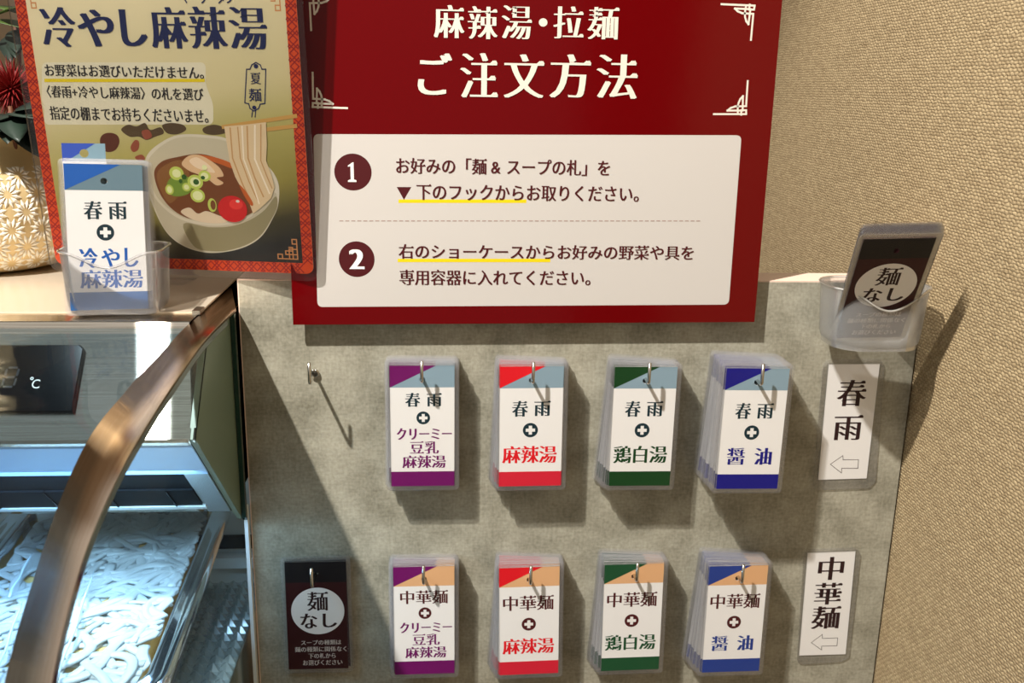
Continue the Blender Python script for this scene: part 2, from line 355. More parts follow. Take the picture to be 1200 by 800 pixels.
# ------------------------------------------------------------------ lettering: glyph outlines with thinned horizontals, widened verticals and serif wedges
GLY = {}
ALLTEXT = '''マただ麻辣湯拉麺ご注文方法12お好みの「&スープの札」を下フックからお取りくださ。い右ショーケース野菜や具専用容器に入れて冷やしラタン選びいけません〈春雨+〉指定棚までお持ち夏クリーミ豆乳鶏白醤油中華なしの種類は関係くC0-'''
def load_glyphs():
    obs = []
    for ch in dict.fromkeys(ALLTEXT):
        cu = bpy.data.curves.new('g', 'FONT'); cu.body = ch; o = bpy.data.objects.new('g', cu); COL.objects.link(o); obs.append((ch, o))
    dg = bpy.context.evaluated_depsgraph_get(); dg.update()
    for ch, o in obs:
        cv = o.evaluated_get(dg).to_curve(dg); cons = []
        for s in cv.splines:
            bp = s.bezier_points; k = len(bp); pts = []
            for i in range(k):
                a, b = bp[i], bp[(i + 1) % k]
                p0, p1, p2, p3 = (Vector(q[:2]) for q in (a.co, a.handle_right, b.handle_left, b.co))
                d = p3 - p0
                flat = d.length < 1e-6 or (abs(d.cross(p1 - p0)) + abs(d.cross(p2 - p0))) / max(d.length, 1e-6) < 0.004
                for q in range(1 if flat else 4):
                    t = q / 4; pts.append((1 - t) ** 3 * p0 + 3 * (1 - t) ** 2 * t * p1 + 3 * (1 - t) * t * t * p2 + t ** 3 * p3)
            cl = []
            for p in pts:
                if not cl or (p - cl[-1]).length > 1e-4: cl.append(p)
            if len(cl) > 1 and (cl[0] - cl[-1]).length < 1e-4: cl.pop()
            if len(cl) > 2: cons.append(cl)
        o.to_curve_clear()
        GLY[ch] = cons
    for ch, o in obs:
        cu = o.data; bpy.data.objects.remove(o); bpy.data.curves.remove(cu)
load_glyphs()
GC = {}
def glyph(ch, thin):
    key = (ch, thin)
    if key in GC: return GC[key]
    cons = GLY[ch]
    if ord(ch) < 0x4e00: thin *= 0.15      # kana and figures keep an even stroke
    area = lambda c: sum(p.x * q.y - q.x * p.y for p, q in zip(c, c[1:] + c[:1])) / 2
    sgn = 1 if area(max(cons, key=lambda c: abs(area(c)))) > 0 else -1
    loops = []; wedges = []
    for c in cons:
        k = len(c); nm = []
        for i in range(k):
            d = c[(i + 1) % k] - c[i]; d.normalize(); nm.append(Vector((d.y, -d.x)) * sgn)
        out = []
        for i in range(k):
            a, b = nm[i - 1], nm[i]; q = (a + b) / max(0.5, 1 + a.dot(b))
            out.append((c[i].x, c[i].y - thin * max(-1, min(1, q.y))))
        loops.append(out)
        if ord(ch) >= 0x4e00:
            for i in range(k):
                p, q = c[i], c[(i + 1) % k]
                if abs(p.x - q.x) < 0.015 and 0.03 < abs(p.y - q.y) < 0.1 and nm[i].x > 0.9:
                    e0 = c[i] - c[i - 1]; e1 = c[(i + 2) % k] - q
                    if abs(e0.y) < 0.02 and abs(e1.y) < 0.02 and abs(e0.x) > 0.13 and abs(e1.x) > 0.13:
                        yt = max(p.y, q.y) - thin * 1.2; xr = p.x
                        wedges.append([(xr - 0.115, yt), (xr + 0.012, yt), (xr - 0.035, yt + 0.062)])
    vs, fs = fill(loops)
    for w in wedges:
        o = len(vs); vs += w; fs.append((o, o + 1, o + 2))
    GC[key] = (vs, fs); return GC[key]
ADV = {'&': 0.72, ' ': 0.26, '1': 0.56, '2': 0.56, '+': 0.62, 'C': 0.62}
def text2d(s, x0, z0, x1, z1, bold=0.012, thin=0.011):
    vs = []; fs = []; x = 0
    for ch in s:
        if ch != ' ':
            gv, gf = glyph(ch, thin)
            o = len(vs); vs += [(p[0] + x, p[1]) for p in gv]; fs += [tuple(i + o for i in f) for f in gf]
        x += ADV.get(ch, 1.0)
    ax = min(p[0] for p in vs) - bold; bx = max(p[0] for p in vs) + bold; az = min(p[1] for p in vs); bz = max(p[1] for p in vs)
    return [[(x0 + (p[0] + dx - ax) / (bx - ax) * (x1 - x0), z0 + (p[1] - az) / (bz - az) * (z1 - z0)) for p in vs] for dx in ((-bold, bold) if bold < 0.026 else (-bold, 0.0, bold))], fs

class Print:
    """ink layers on a sheet lying in the local XZ plane, facing -Y, coordinates in mm"""
    def __init__(self, mb, y0, step=0.00005): self.mb = mb; self.y0 = y0; self.step = step
    def tri(self, vf, mt, layer):
        vs, fs = vf; y = self.y0 - self.step * layer
        good = []
        for f in fs:      # face the viewer
            a, b, c = (vs[i] for i in f[:3]); s = (b[0] - a[0]) * (c[1] - a[1]) - (b[1] - a[1]) * (c[0] - a[0])
            good.append(f if s > 0 else tuple(reversed(f)))
        self.mb.add([(p[0] / 1000, y, p[1] / 1000) for p in vs], good, mt)
    def loops(self, lps, mt, layer): self.tri(fill(lps), mt, layer)
    def text(self, s, x0, z0, x1, z1, mt, layer, bold=0.012, thin=0.011):
        both, fs = text2d(s, x0, z0, x1, z1, bold, thin)
        for i, vs in enumerate(both): self.tri((vs, fs), mt, layer + 0.3 * i)
    def strokes(self, pts, w, mt, layer):
        for i, q in enumerate(stroke(pts, w)):
            self.k = (getattr(self, 'k', 0) + 1) % 7; self.tri((q, [(0, 1, 2, 3)]), mt, layer + 0.11 * self.k)

def slab(mb, outer, holes, y0, y1, mt, side=None):
    """flat plate between y0 (front) and y1 (back), outline in mm"""
    loops = [outer] + holes; vs, fs = fill(loops)
    for y, flip in ((y0, False), (y1, True)):
        g = []
        for f in fs:
            a, b, c = (vs[i] for i in f[:3]); s = (b[0] - a[0]) * (c[1] - a[1]) - (b[1] - a[1]) * (c[0] - a[0])
            ccw = f if s > 0 else tuple(reversed(f)); g.append(tuple(reversed(ccw)) if flip else ccw)
        mb.add([(p[0] / 1000, y, p[1] / 1000) for p in vs], g, mt)
    for i, lp in enumerate(loops):
        ar = sum(p[0] * q[1] - q[0] * p[1] for p, q in zip(lp, lp[1:] + lp[:1]))
        lp2 = lp if (ar > 0) == (i == 0) else lp[::-1]
        k = len(lp2); v = [(p[0] / 1000, y0, p[1] / 1000) for p in lp2] + [(p[0] / 1000, y1, p[1] / 1000) for p in lp2]
        mb.add(v, [(j, j + k, (j + 1) % k + k, (j + 1) % k) for j in range(k)], side or mt)

# ================================================================== setting
def struct(name, mb): return tag(mb.build(name), kind='structure')
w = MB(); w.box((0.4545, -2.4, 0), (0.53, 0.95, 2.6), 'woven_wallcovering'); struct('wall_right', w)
w = MB(); w.box((-2.2, 0.95, 0), (0.53, 1.03, 2.6), 'plaster'); struct('wall_back', w)
w = MB(); w.box((-2.2, -2.4, -0.05), (0.53, 1.03, 0), 'floor_tile'); struct('floor', w)

# ================================================================== grey partition board
t = thing('partition_panel', (0, 0, 0), 'grey-green concrete-look board that all the card hooks are fixed to, against the woven wall', 'panel')
p = MB(); p.box((-0.1795, 0.0, 0), (0.4525, 0.040, 1.180), 'concrete_laminate'); p.build('board', t)
p = MB(); p.box((-0.1805, 0.0003, 1.180), (0.4525, 0.040, 1.1812), 'board_edge'); p.box((-0.1805, 0.0, 0), (-0.1795, 0.040, 1.180), 'board_edge')
tag(p.build('edge_banding', t), 'pale pinkish edge strip')

# ================================================================== refrigerated showcase
X0 = -0.1805
t = thing('showcase', (-0.5, 0, 0), 'steel-hooded refrigerated noodle showcase with curved glass top, left of the grey board', 'display case')
XL = -1.05
hood = MB()
hood.prism_x([(-0.0912, 1.1640), (-0.156, 1.0886), (-0.1555, 1.0850), (-0.150, 1.0835), (-0.0315, 0.9727), (0.30, 0.9727), (0.30, 1.1640)], XL, -0.2005, 'brushed_steel')
hood.prism_x([(-0.1060, 1.1465), (-0.156, 1.0886), (-0.1555, 1.0850), (-0.150, 1.0835), (-0.0315, 0.9727), (0.05, 0.9727), (0.05, 1.1465)], -0.2005, -0.1905, 'brushed_steel')
ho = hood.build('hood', t)
q = MB(); q.box((XL, -0.0600, 1.1640), (-0.1990, 0.30, 1.1656), 'shelf_top'); q.box((-0.2050, -0.0640, 1.1640), (-0.1985, -0.0480, 1.1672), 'steel_trim')
tag(q.build('shelf_sheet', t), 'glossy pale top sheet of the hood')
q = MB(); q.prism_x([(-0.0912, 1.1642), (-0.0945, 1.1606), (-0.0935, 1.1603), (-0.0900, 1.1644), (-0.0900, 1.1650), (-0.0912, 1.1650)], XL, -0.2005, 'brushed_steel')
q.prism_x([(-0.1568, 1.0895), (-0.1575, 1.0868), (-0.1550, 1.0838), (-0.1545, 1.0860)], XL, -0.1905, 'steel_trim'); q.build('front_lip', t)
q = MB(); q.prism_x([(-0.1025, 1.1505), (-0.1570, 1.0880), (-0.155, 1.085), (-0.151, 1.088), (-0.1005, 1.1465)], -0.1925, -0.1890, 'brushed_steel')
q.prism_x([(-0.1035, 1.1500), (-0.1565, 1.0885), (-0.1545, 1.086), (-0.1015, 1.1465)], -0.1870, -0.1855, 'brushed_steel'); q.build('corner_trim', t)
q = MB(); q.prism_x([(-0.012, 1.1500), (-0.1065, 1.1500), (-0.156, 1.0886), (-0.150, 1.0840), (-0.0315, 0.9727), (-0.0125, 0.9560)], -0.1900, -0.1855, 'end_cap_green')
tag(q.build('end_panel', t), 'grey-green end panel of the hood')
def on_under(s0, s1, off):   # slanted underside of the hood, s = 0 at the front edge, 1 at the back edge
    a = Vector((-0.150, 1.0835)); b = Vector((-0.0315, 0.9727)); d = (b - a).normalized(); nn = Vector((-d.y, d.x)) * -1
    p0 = a + (b - a) * s0; p1 = a + (b - a) * s1
    return [tuple(p0), tuple(p0 + nn * off), tuple(p1 + nn * off), tuple(p1)]
q = MB(); q.prism_x(on_under(0.03, 0.385, 0.0015), XL, -0.1905, 'led_diffuser'); tag(q.build('light_cover', t), 'pale blue lit strip under the hood')
q = MB(); q.prism_x(on_under(0.385, 0.98, 0.0015), -0.2100, -0.1905, 'frosted_metal'); q.build('frosted_corner', t)
q = MB(); q.prism_x(on_under(0.395, 0.60, 0.0012), XL, -0.2105, 'vent_black'); q.prism_x(on_under(0.60, 0.84, 0.0030), XL, -0.2105, 'vent_black'); q.prism_x(on_under(0.845, 0.885, 0.0042), XL, -0.2080, 'white_strip')
for i in range(14):
    x = -0.232 - i * 0.05; q.prism_x(on_under(0.60, 0.84, 0.0042), x - 0.0012, x, 'gloss_black')
tag(q.build('air_vent', t), 'black grille slot under the hood')
q = MB(); q.box((XL, 0.105, 0.70), (-0.1905, 0.125, 0.9720), 'cold_liner'); q.box((XL, 0.100, 0.868), (-0.1905, 0.105, 0.882), 'vent_black'); q.box((XL, 0.09, 0.850), (-0.1905, 0.105, 0.862), 'white_strip'); q.build('back_liner', t)
q = MB(); q.box((XL, -0.60, 0.0), (-0.1905, 0.30, 0.70), 'brushed_steel'); q.build('cabinet_body', t)
q = MB(); q.box((-0.1848, -0.0085, 0.0), (-0.1815, -0.0010, 0.9650), 'white_strip'); q.build('lit_glass_edge', t)  # pale strip paints the glass edge as lit by the LED
# side glass: sheet under the metal band
BR = [(-0.010, 1.1562), (-0.08, 1.1585), (-0.1417, 1.1580), (-0.2164, 1.1520), (-0.2713, 1.1462), (-0.3238, 1.1385), (-0.3672, 1.1273), (-0.3997, 1.1144), (-0.4301, 1.0946), (-0.4479, 1.0780), (-0.4640, 1.0560), (-0.4750, 1.0300), (-0.4800, 1.0000)]
BL = [(0.060, 1.1625), (-0.0300, 1.1635), (-0.0950, 1.1630), (-0.1500, 1.1570), (-0.2199, 1.1498), (-0.2793, 1.1456), (-0.3175, 1.1369), (-0.3535, 1.1215), (-0.3809, 1.1052), (-0.4126, 1.0846), (-0.4314, 1.0685), (-0.4480, 1.0480), (-0.4600, 1.0240), (-0.4660, 1.0000)]
def resample(pl, n):
    pl = [Vector(p) for p in pl]; L = [0]
    for a, b in zip(pl, pl[1:]): L.append(L[-1] + (b - a).length)
    # Catmull-Rom through the profile
    out = []
    for i in range(n):
        s = L[-1] * i / (n - 1); k = max(j for j in range(len(pl) - 1) if L[j] <= s + 1e-9); u = (s - L[k]) / max(L[k + 1] - L[k], 1e-9)
        p0 = pl[max(k - 1, 0)]; p1 = pl[k]; p2 = pl[k + 1]; p3 = pl[min(k + 2, len(pl) - 1)]
        out.append(0.5 * ((2 * p1) + (p2 - p0) * u + (2 * p0 - 5 * p1 + 4 * p2 - p3) * u * u + (3 * p1 - p0 - 3 * p2 + p3) * u ** 3))
    return out
br = resample(BR, 60); bl = resample(BL, 60)
q = MB(); top = [(-0.1803 - 0.0005, p.x, p.y) for p in br]; topl = [(-0.1988 - 0.0112 * max(0.0, min(1.0, (-0.07 - p.x) / 0.14)), p.x, p.y) for p in bl]
q.loft([top, topl, [(x, y + 0.0006, z - 0.0022) for x, y, z in topl], [(x, y + 0.0006, z - 0.0022) for x, y, z in top]] + [top], 'bronze_band', caps=False, smooth=False, closed=False)
for k in (0, -1):
    a, b = top[k], topl[k]; q.add([a, b, (b[0], b[1] + .0006, b[2] - .0022), (a[0], a[1] + .0006, a[2] - .0022)], [(0, 1, 2, 3)], 'bronze_band')
bo = q.build('edge_band', t); tag(bo, 'copper-toned brushed metal band along the curved glass edge')
for poly in bo.data.polygons: poly.use_smooth = True
q = MB(); mid = [(p.x, p.y) for p in bl]
def off(pl, d):
    o = []
    for i, p in enumerate(pl):
        a = Vector(pl[max(i - 1, 0)]); b = Vector(pl[min(i + 1, len(pl) - 1)]); dd = (b - a).normalized(); nn = Vector((dd.y, -dd.x))
        o.append((p[0] + nn.x * d, p[1] + nn.y * d))
    return o
g0 = [(p.x, p.y) for p in br][4:]; g1 = off(g0, -0.0028); g2 = off(g0, -0.0075)
if g1[10][1] > g0[10][1]: g1 = off(g0, 0.0028); g2 = off(g0, 0.0075)
ml = [(p.x, p.y) for p in bl][14:]; m1 = off(ml, -0.0030); m2 = off(ml, -0.0065)
if m1[10][1] > ml[10][1]: m1 = off(ml, 0.0030); m2 = off(ml, 0.0065)
q.loft([[(x, y, z) for y, z in m1] for x in (XL, -0.2006)], 'canopy_glass', caps=False, smooth=True, closed=False)
q.loft([[(x, y, z) for y, z in m2] for x in (XL, -0.2006)], 'canopy_glass', caps=False, smooth=True, closed=False)
q.build('curved_glass', t)
q = MB(); q.loft([[(x, y, z) for y, z in c_] for x, c_ in ((-0.1812, g1), (-0.1812, g2))], 'glass_edge', caps=False, smooth=True, closed=False)
q.prism_x([(-0.0105, 1.1530), (-0.0168, 1.1530), (-0.0168, 0.9590), (-0.0105, 0.9535)], -0.1852, -0.1812, 'glass_edge')
tag(q.build('glass_rim', t), 'dark green edge of the glass')
side = [(-0.017, 1.150)] + [(y, z) for y, z in g2[4:]] + [(-0.478, 0.72), (-0.017, 0.72)]
q = MB(); q.add([(-0.1830, y, z) for y, z in side], [tuple(range(len(side)))], 'side_glass'); q.build('side_glass', t)
# thermometer on the sloping hood face
A = Vector((0, -0.1021, 1.1511)); dn = (Vector((0, -0.1559, 1.0886)) - A).normalized(); nf = Vector((0, dn.z, -dn.y))
if nf.y > 0: nf = -nf
def face(x, s, o): v = A + dn * s + nf * o; return (x, v.y, v.z)
th = MB(); x1 = -0.2778; x0 = -0.395
out = [(x0, 0.0045), (x1 - 0.003, 0.0045), (x1, 0.0075), (x1, 0.0605), (x0, 0.0605)]
th.loft([[face(x, s, 0.0002) for x, s in out], [face(x, s, 0.0034) for x, s in out], [face(x + (-0.0006 if x > -0.3 else 0), s + (0.0006 if s < 0.03 else -0.0006), 0.0040) for x, s in out]], 'gloss_black')
tho = th.build('thermometer', t); tag(tho, 'glossy black digital temperature display')
q = MB()
def seg7(xc, s0, wd, ht, wt):
    hw = wd / 2
    for (a, b) in (((-hw, 0), (hw, 0)), ((-hw, ht / 2), (hw, ht / 2)), ((-hw, ht), (hw, ht)), ((-hw, 0), (-hw, ht / 2)), ((hw, 0), (hw, ht / 2)), ((-hw, ht / 2), (-hw, ht)), ((hw, ht / 2), (hw, ht))):
        dx, ds = b[0] - a[0], b[1] - a[1]; L = math.hypot(dx, ds); ux, us = dx / L, ds / L; k = wt * 0.6
        a2 = (a[0] + ux * k, a[1] + us * k); b2 = (b[0] - ux * k, b[1] - us * k); px, ps = -us * wt / 2, ux * wt / 2
        sl = 0.10
        pts = [(a2[0] + px, a2[1] + ps), (a2[0] - px, a2[1] - ps), (b2[0] - px, b2[1] - ps), (b2[0] + px, b2[1] + ps)]
        q.add([face(xc + x - (s - ht) * sl * 0.8, s0 + s, 0.00412) for x, s in pts], [(0, 1, 2, 3)], 'segment_grey')
for xc in (-0.3595, -0.3440, -0.3285): seg7(xc, 0.0240, 0.0088, 0.0160, 0.0017)
q.build('digit_display', tho)
q = MB(); vs, fs = text2d('C', 0, 0, 1, 1, 0.02, 0.0); q.add([face(-0.3110 + p_[0] * 0.0062, 0.0414 - p_[1] * 0.0074, 0.00412) for p_ in vs[0]], fs, 'symbol_white')
for a_, b_ in zip(circle(-0.3118, 0.0332, 0.0013, n=14), circle(-0.3118, 0.0332, 0.0013, n=14)[1:] + circle(-0.3118, 0.0332, 0.0013, n=14)[:1]):
    q.add([face(a_[0], a_[1], 0.00412), face(b_[0], b_[1], 0.00412), face(-0.3118 + (b_[0] + 0.3118) * 0.45, 0.0332 + (b_[1] - 0.0332) * 0.45, 0.00412), face(-0.3118 + (a_[0] + 0.3118) * 0.45, 0.0332 + (a_[1] - 0.0332) * 0.45, 0.00412)], [(0, 1, 2, 3)], 'symbol_white')
tag(q.build('celsius_sign', tho), 'white degree C sign')

for ch in t.children: ch.location = (0.5, 0, 0)     # parts were laid out in room coordinates

# ------------------------------------------------------------------ prismatic tray on the case floor
q = MB(); nx, ny = 12, 64; vs = []; fs = []
for j in range(ny + 1):
    for i in range(nx + 1):
        vs.append((-0.262 + 0.0735 * i / nx, 0.088 - 0.40 * j / ny, 0.8345 + (0.0060 if (i % 2 and j % 2) else 0.0)))
for j in range(ny):
    for i in range(nx):
        a = j * (nx + 1) + i; fs.append((a, a + nx + 1, a + nx + 2, a + 1))
q.add(vs, fs, 'prism_plastic'); q.box((-0.262, -0.312, 0.8295), (-0.1885, 0.088, 0.832), 'prism_plastic')
q.box((-0.262, -0.312, 0.701), (-0.1905, 0.088, 0.7103), 'cold_liner')
for xx in (-0.262, -0.1935): q.box((xx, -0.312, 0.7105), (xx + 0.003, 0.088, 0.8295), 'prism_plastic')
tag(q.build('prismatic_tray'), 'clear tray with a pyramid grid surface beside the noodle bin, inside the showcase', 'tray')

# ------------------------------------------------------------------ noodle bins
def bin_thing(loc, rot, label, w_, L_, zr, name='noodle_bin'):
    r = thing(name, loc, label, 'food bin', 'clear noodle bins in the showcase'); r.rotation_euler = (0, 0, rot)
    def ring(ix, iy0, iy1, z, rad): return [(x / 1000, y / 1000, z) for x, y in rrect(-w_ * 500 - ix, -L_ * 1000 - iy0, w_ * 500 + ix, iy1, rad)]
    q = MB()
    q.loft([ring(-14, -16, -14, 0.0, 14), ring(-2, -4, -2, zr - 0.006, 20)], 'bin_plastic', caps=False, smooth=True)
    q.loft([ring(-17, -19, -17, 0.003, 13), ring(-5, -7, -5, zr - 0.006, 18)], 'bin_plastic', caps=False, smooth=True)
    q.loft([ring(-14, -16, -14, 0.0, 14)], 'bin_plastic', caps=False)
    q.add([p_ for p_ in ring(-14, -16, -14, 0.0, 14)], [tuple(range(28))], 'bin_plastic'); q.build('tub', r)
    q = MB()
    q.loft([ring(-5, -7, -5, zr - 0.006, 18), ring(-3.5, -5, -3.5, zr, 20), ring(0, -2, 0, zr + 0.0012, 22), ring(3, 1, 3, zr - 0.002, 24), ring(6, 4, 6, zr - 0.0005, 26), ring(10, 8, 10, zr + 0.001, 28), ring(13, 11, 13, zr - 0.001, 30), ring(13.5, 11.5, 13.5, zr - 0.008, 30)], 'bin_plastic', caps=False, smooth=True)
    q.build('rim', r); return r
def noodle_mass(name, parentloc, rot, w_, L_, z, seed, label, n, group):
    rnd = random.Random(seed); r = thing(name, parentloc, label, 'noodles', group); r.rotation_euler = (0, 0, rot)
    q = MB(); nx, ny = 14, 22; vs = []; fs = []
    q.box((-w_ / 2 + 0.012, -L_ + 0.010, 0.003), (w_ / 2 - 0.012, -0.022, z - 0.0045), 'amber_bed', 0.004); tag(q.build('amber_layer', r), 'amber base standing in for light seen through the gaps')  # amber base colour stands in for light coming through the noodle gaps
    q = MB()
    for i in range(n):
        x = rnd.uniform(-w_ / 2 + .01, w_ / 2 - .01); y = rnd.uniform(-L_ + .01, -.02); a = rnd.choice([0.1, 0.5, 2.6, 1.4]) + rnd.gauss(0, 0.35); ka = rnd.uniform(-25, 25)
        pts = []; rr = rnd.uniform(0.0028, 0.0050); lay = z - 0.0045 + 0.0045 * (i / n); ph = rnd.uniform(0, 6.28)
        for s in range(rnd.randint(14, 34)):
            pts.append((x, y, lay + 0.0010 * sin(ph + s * 0.6)))
            a += (ka + 30 * sin(ph + s * 0.33)) * 0.006
            x += cos(a) * 0.006; y += sin(a) * 0.006
            if abs(x) > w_ / 2 - 0.003: a = pi - a; x = max(-w_ / 2 + .003, min(w_ / 2 - .003, x))
            if not -L_ + 0.008 < y < -0.016: a = -a; y = max(-L_ + .008, min(-.016, y))
        q.tube(pts, rr, 'noodle_white', n=8, ry=0.0019)
    tag(q.build('noodle_strand', r), kind='stuff')
    return r
BZ = 0.842
nb = bin_thing((-0.3255, 0.100, BZ), radians(3.4), 'clear plastic bin of white noodles right behind the copper-toned band', 0.190, 0.345, 0.088)
noodle_mass('noodle_pack', (-0.3255, 0.100, BZ), radians(3.4), 0.166, 0.330, 0.076, 3, 'mat of flat white noodles in the bin behind the copper-toned band', 150, 'packed noodles')
nb2 = bin_thing((-0.5555, 0.100, BZ), radians(3.4), 'clear plastic bin at the far left edge, next to the bin behind the band', 0.190, 0.345, 0.088)
noodle_mass('noodle_pack', (-0.5555, 0.100, BZ), radians(3.4), 0.166, 0.330, 0.074, 9, 'sliver of pale noodles in the bin at the far left edge', 150, 'packed noodles')
# cling film laid over the noodles, with upright creases
q = MB(); nx, ny = 24, 40; rnd = random.Random(4); vs = []; fs = []
for j in range(ny + 1):
    for i in range(nx + 1):
        vs.append((-0.081 + 0.162 * i / nx, -0.322 + 0.30 * j / ny, 0.0800 + 0.0008 * sin(i * 1.1 + j * 0.4) + 0.0006 * sin(j * 0.9)))
for j in range(ny):
    for i in range(nx):
        a = j * (nx + 1) + i; fs.append((a, a + 1, a + nx + 2, a + nx + 1))
q.add(vs, fs, 'cling_wrap', True)
cf = q.build('cling_film', None, (-0.3255, 0.100, BZ)); cf.rotation_euler = (0, 0, radians(3.4)); tag(cf, 'clear film laid over the white noodles in the showcase', 'plastic wrap')
for xa, ya, xb, yb in ((0.006, -0.150, 0.026, -0.320), (-0.038, -0.200, -0.018, -0.322), (-0.060, -0.110, -0.052, -0.190)):
    q = MB(); pts = [(xa + (xb - xa) * k / 10 + 0.0006 * sin(k * 1.3), ya + (yb - ya) * k / 10, 0.0826 + 0.0008 * sin(k)) for k in range(11)]
    q.tube(pts, [0.0003 + 0.0008 * min(1, k / 2) for k in range(11)], 'film_crease', n=6); q.build('crease', cf)

# ================================================================== wall hooks and menu cards
def card_meshes(kind):
    """laminated card: printed sheet and clear pouch; local origin at the punched hole, mm"""
    pr = MB(); P = Print(pr, -0.00020); W = 29.15; T = 13.4; B = -103.6
    outer = [(-W, B), (W, B), (W, T), (-W, T)]; hole = circle(0, 0, 2.6, n=24)
    dark, c1, c2, foot, top_t, mid_t = kind['dark'], kind['c1'], kind.get('c2'), kind['foot'], kind['top'], kind.get('mid')
    v = lambda y: T - y
    if not kind.get('none'):
        slab(pr, outer, [hole], -0.00020, 0.00020, 'print_white')
        band = v(20.8)
        P.loops([[(-W, band), (W, band), (W, T), (-W, T)], hole], 'print_' + c2, 1)
        P.tri(cut([(-W, band), (42 - W, T), (-W, T)], hole), 'print_' + c1, 2)
        P.loops([[(-W, B), (W, B), (W, v(102.5)), (-W, v(102.5))]], 'print_' + foot, 1)
        for (s, x0, y0, x1, y1, col, bo) in kind['text']:
            P.text(s, x0 - W, v(y1), x1 - W, v(y0), 'print_' + col, 1, bo)
        cx, cy, r = kind['plus']; cx -= W; cy = v(cy)
        P.loops([circle(cx, cy, r, n=32)], 'print_' + dark, 1)
        a, b = r * 0.62, r * 0.22
        P.loops([[(cx - b, cy - a), (cx + b, cy - a), (cx + b, cy - b), (cx + a, cy - b), (cx + a, cy + b), (cx + b, cy + b), (cx + b, cy + a), (cx - b, cy + a), (cx - b, cy + b), (cx - a, cy + b), (cx - a, cy - b), (cx - b, cy - b)]], 'print_white', 2)
    else:
        slab(pr, outer, [hole], -0.00020, 0.00020, 'print_wine')
        P.loops([[(-W, v(22)), (W, v(22)), (W, T), (-W, T)], hole], 'print_nearblack', 1)
        P.loops([circle(1.0, v(53), 25.6, 25.4, n=64)], 'print_white', 1)
        for (s, x0, y0, x1, y1, col, bo) in kind['text']:
            P.text(s, x0 - W, v(y1), x1 - W, v(y0), 'print_' + col, 2, bo)
    po = MB(); fm = kind.get('film', 'pouch_film')
    win = [(-W, B), (W, B), (W, T), (-W, T)]
    slab(po, rrect(-33.4, B - 4.3, 33.4, T + 4.3, 4.0), [win], -0.00050, 0.00050, 'pouch_margin')
    Q = Print(po, -0.00050); Q.loops([win, circle(0, 0, 2.5, n=24)], fm, 0)
    return pr, po
def K(c1, c2, foot, dark, soup, noodle, soupcol, film='pouch_film'):
    tx = []
    if noodle == '春雨': top = [('春', 0), ('雨', 1)]
    creamy = soup == 'creamy'
    if creamy:
        if noodle == '春雨': tx += [('春', 13.5, 26.0, 27.2, 39.2, dark, .036), ('雨', 33.2, 26.2, 46.8, 39.0, dark, .036)]
        else: tx += [('中華麺', 6.2, 25.5, 52.3, 39.8, dark, .024)]
        tx += [('クリーミー', 5.5, 59.8, 56.0, 71.0, soupcol, .046), ('豆乳', 17.5, 72.6, 44.0, 85.0, soupcol, .030), ('麻辣湯', 10.3, 86.6, 50.6, 99.0, soupcol, .032)]
        plus = (29.9, 50.0, 6.2)
    else:
        if noodle == '春雨': tx += [('春', 11.5, 33.0, 26.2, 48.2, dark, .036), ('雨', 32.0, 33.0, 47.2, 47.8, dark, .036)]
        else: tx += [('中華麺', 3.6, 30.5, 53.2, 46.3, dark, .024)]
        if soup == '醤油': tx += [('醤', 7.5, 76.5, 24.5, 93.0, soupcol, .032), ('油', 33.5, 76.5, 50.0, 93.0, soupcol, .046)]
        elif soup == 'cold': tx += [('冷', 8.0, 67.0, 22.0, 83.0, soupcol, .046), ('や', 24.5, 67.5, 38.5, 82.5, soupcol, .034), ('し', 42.0, 67.0, 52.5, 82.5, soupcol, .038), ('麻辣湯', 8.0, 84.5, 55.5, 99.5, soupcol, .032)]
        else: tx += [(soup, 3.0, 77.0, 54.0, 94.0, soupcol, .034)]
        plus = (28.8, 61.5, 7.0)
        if soup == 'cold':
            plus = (28.5, 54.5, 6.6); tx[0] = ('春', 13.0, 29.5, 27.0, 44.0, dark, .036); tx[1] = ('雨', 31.5, 29.5, 45.5, 44.0, dark, .036)
    return dict(c1=c1, c2=c2, foot=foot, dark=dark, text=tx, plus=plus, film=film, top=None)
NONE = dict(none=True, dark='inkbrown', c1='', foot='', top=None, text=[
    ('麺', 20.0, 32.0, 40.5, 52.5, 'inkbrown', .022), ('な', 13.0, 55.5, 29.5, 71.8, 'inkbrown', .03), ('し', 34.5, 55.8, 48.5, 71.0, 'inkbrown', .035),
    ('スープの種類は', 12.8, 84.7, 52.0, 90.2, 'dimtext', .02), ('麺の種類に関係なく', 6.6, 92.0, 57.0, 97.8, 'dimtext', .02), ('下の札から', 19.5, 99.5, 46.2, 105.2, 'dimtext', .02), ('お選びください', 14.0, 107.0, 52.6, 112.8, 'dimtext', .02)])
KINDS = {'p1': K('purple', 'bluegrey', 'purple', 'teal', 'creamy', '春雨', 'purple'), 'r1': K('scarlet', 'bluegrey', 'crimson', 'teal', '麻辣湯', '春雨', 'scarlet'),
         'g1': K('green', 'bluegrey', 'green', 'teal', '鶏白湯', '春雨', 'green'), 'b1': K('royal', 'bluegrey', 'royal', 'teal', '醤油', '春雨', 'royal'),
         'p2': K('purple', 'peach', 'purple', 'brick', 'creamy', '中華麺', 'purple'), 'r2': K('scarlet', 'peach', 'crimson', 'brick', '麻辣湯', '中華麺', 'scarlet'),
         'g2': K('green2', 'peach', 'green2', 'brick', '鶏白湯', '中華麺', 'green2'), 'b2': K('royal2', 'peach', 'royal2', 'brick', '醤油', '中華麺', 'royal2'),
         'cold': K('sky', 'slate', 'steelblue', 'teal', 'cold', '春雨', 'sky', 'pouch_film_wavy'), 'n': NONE}
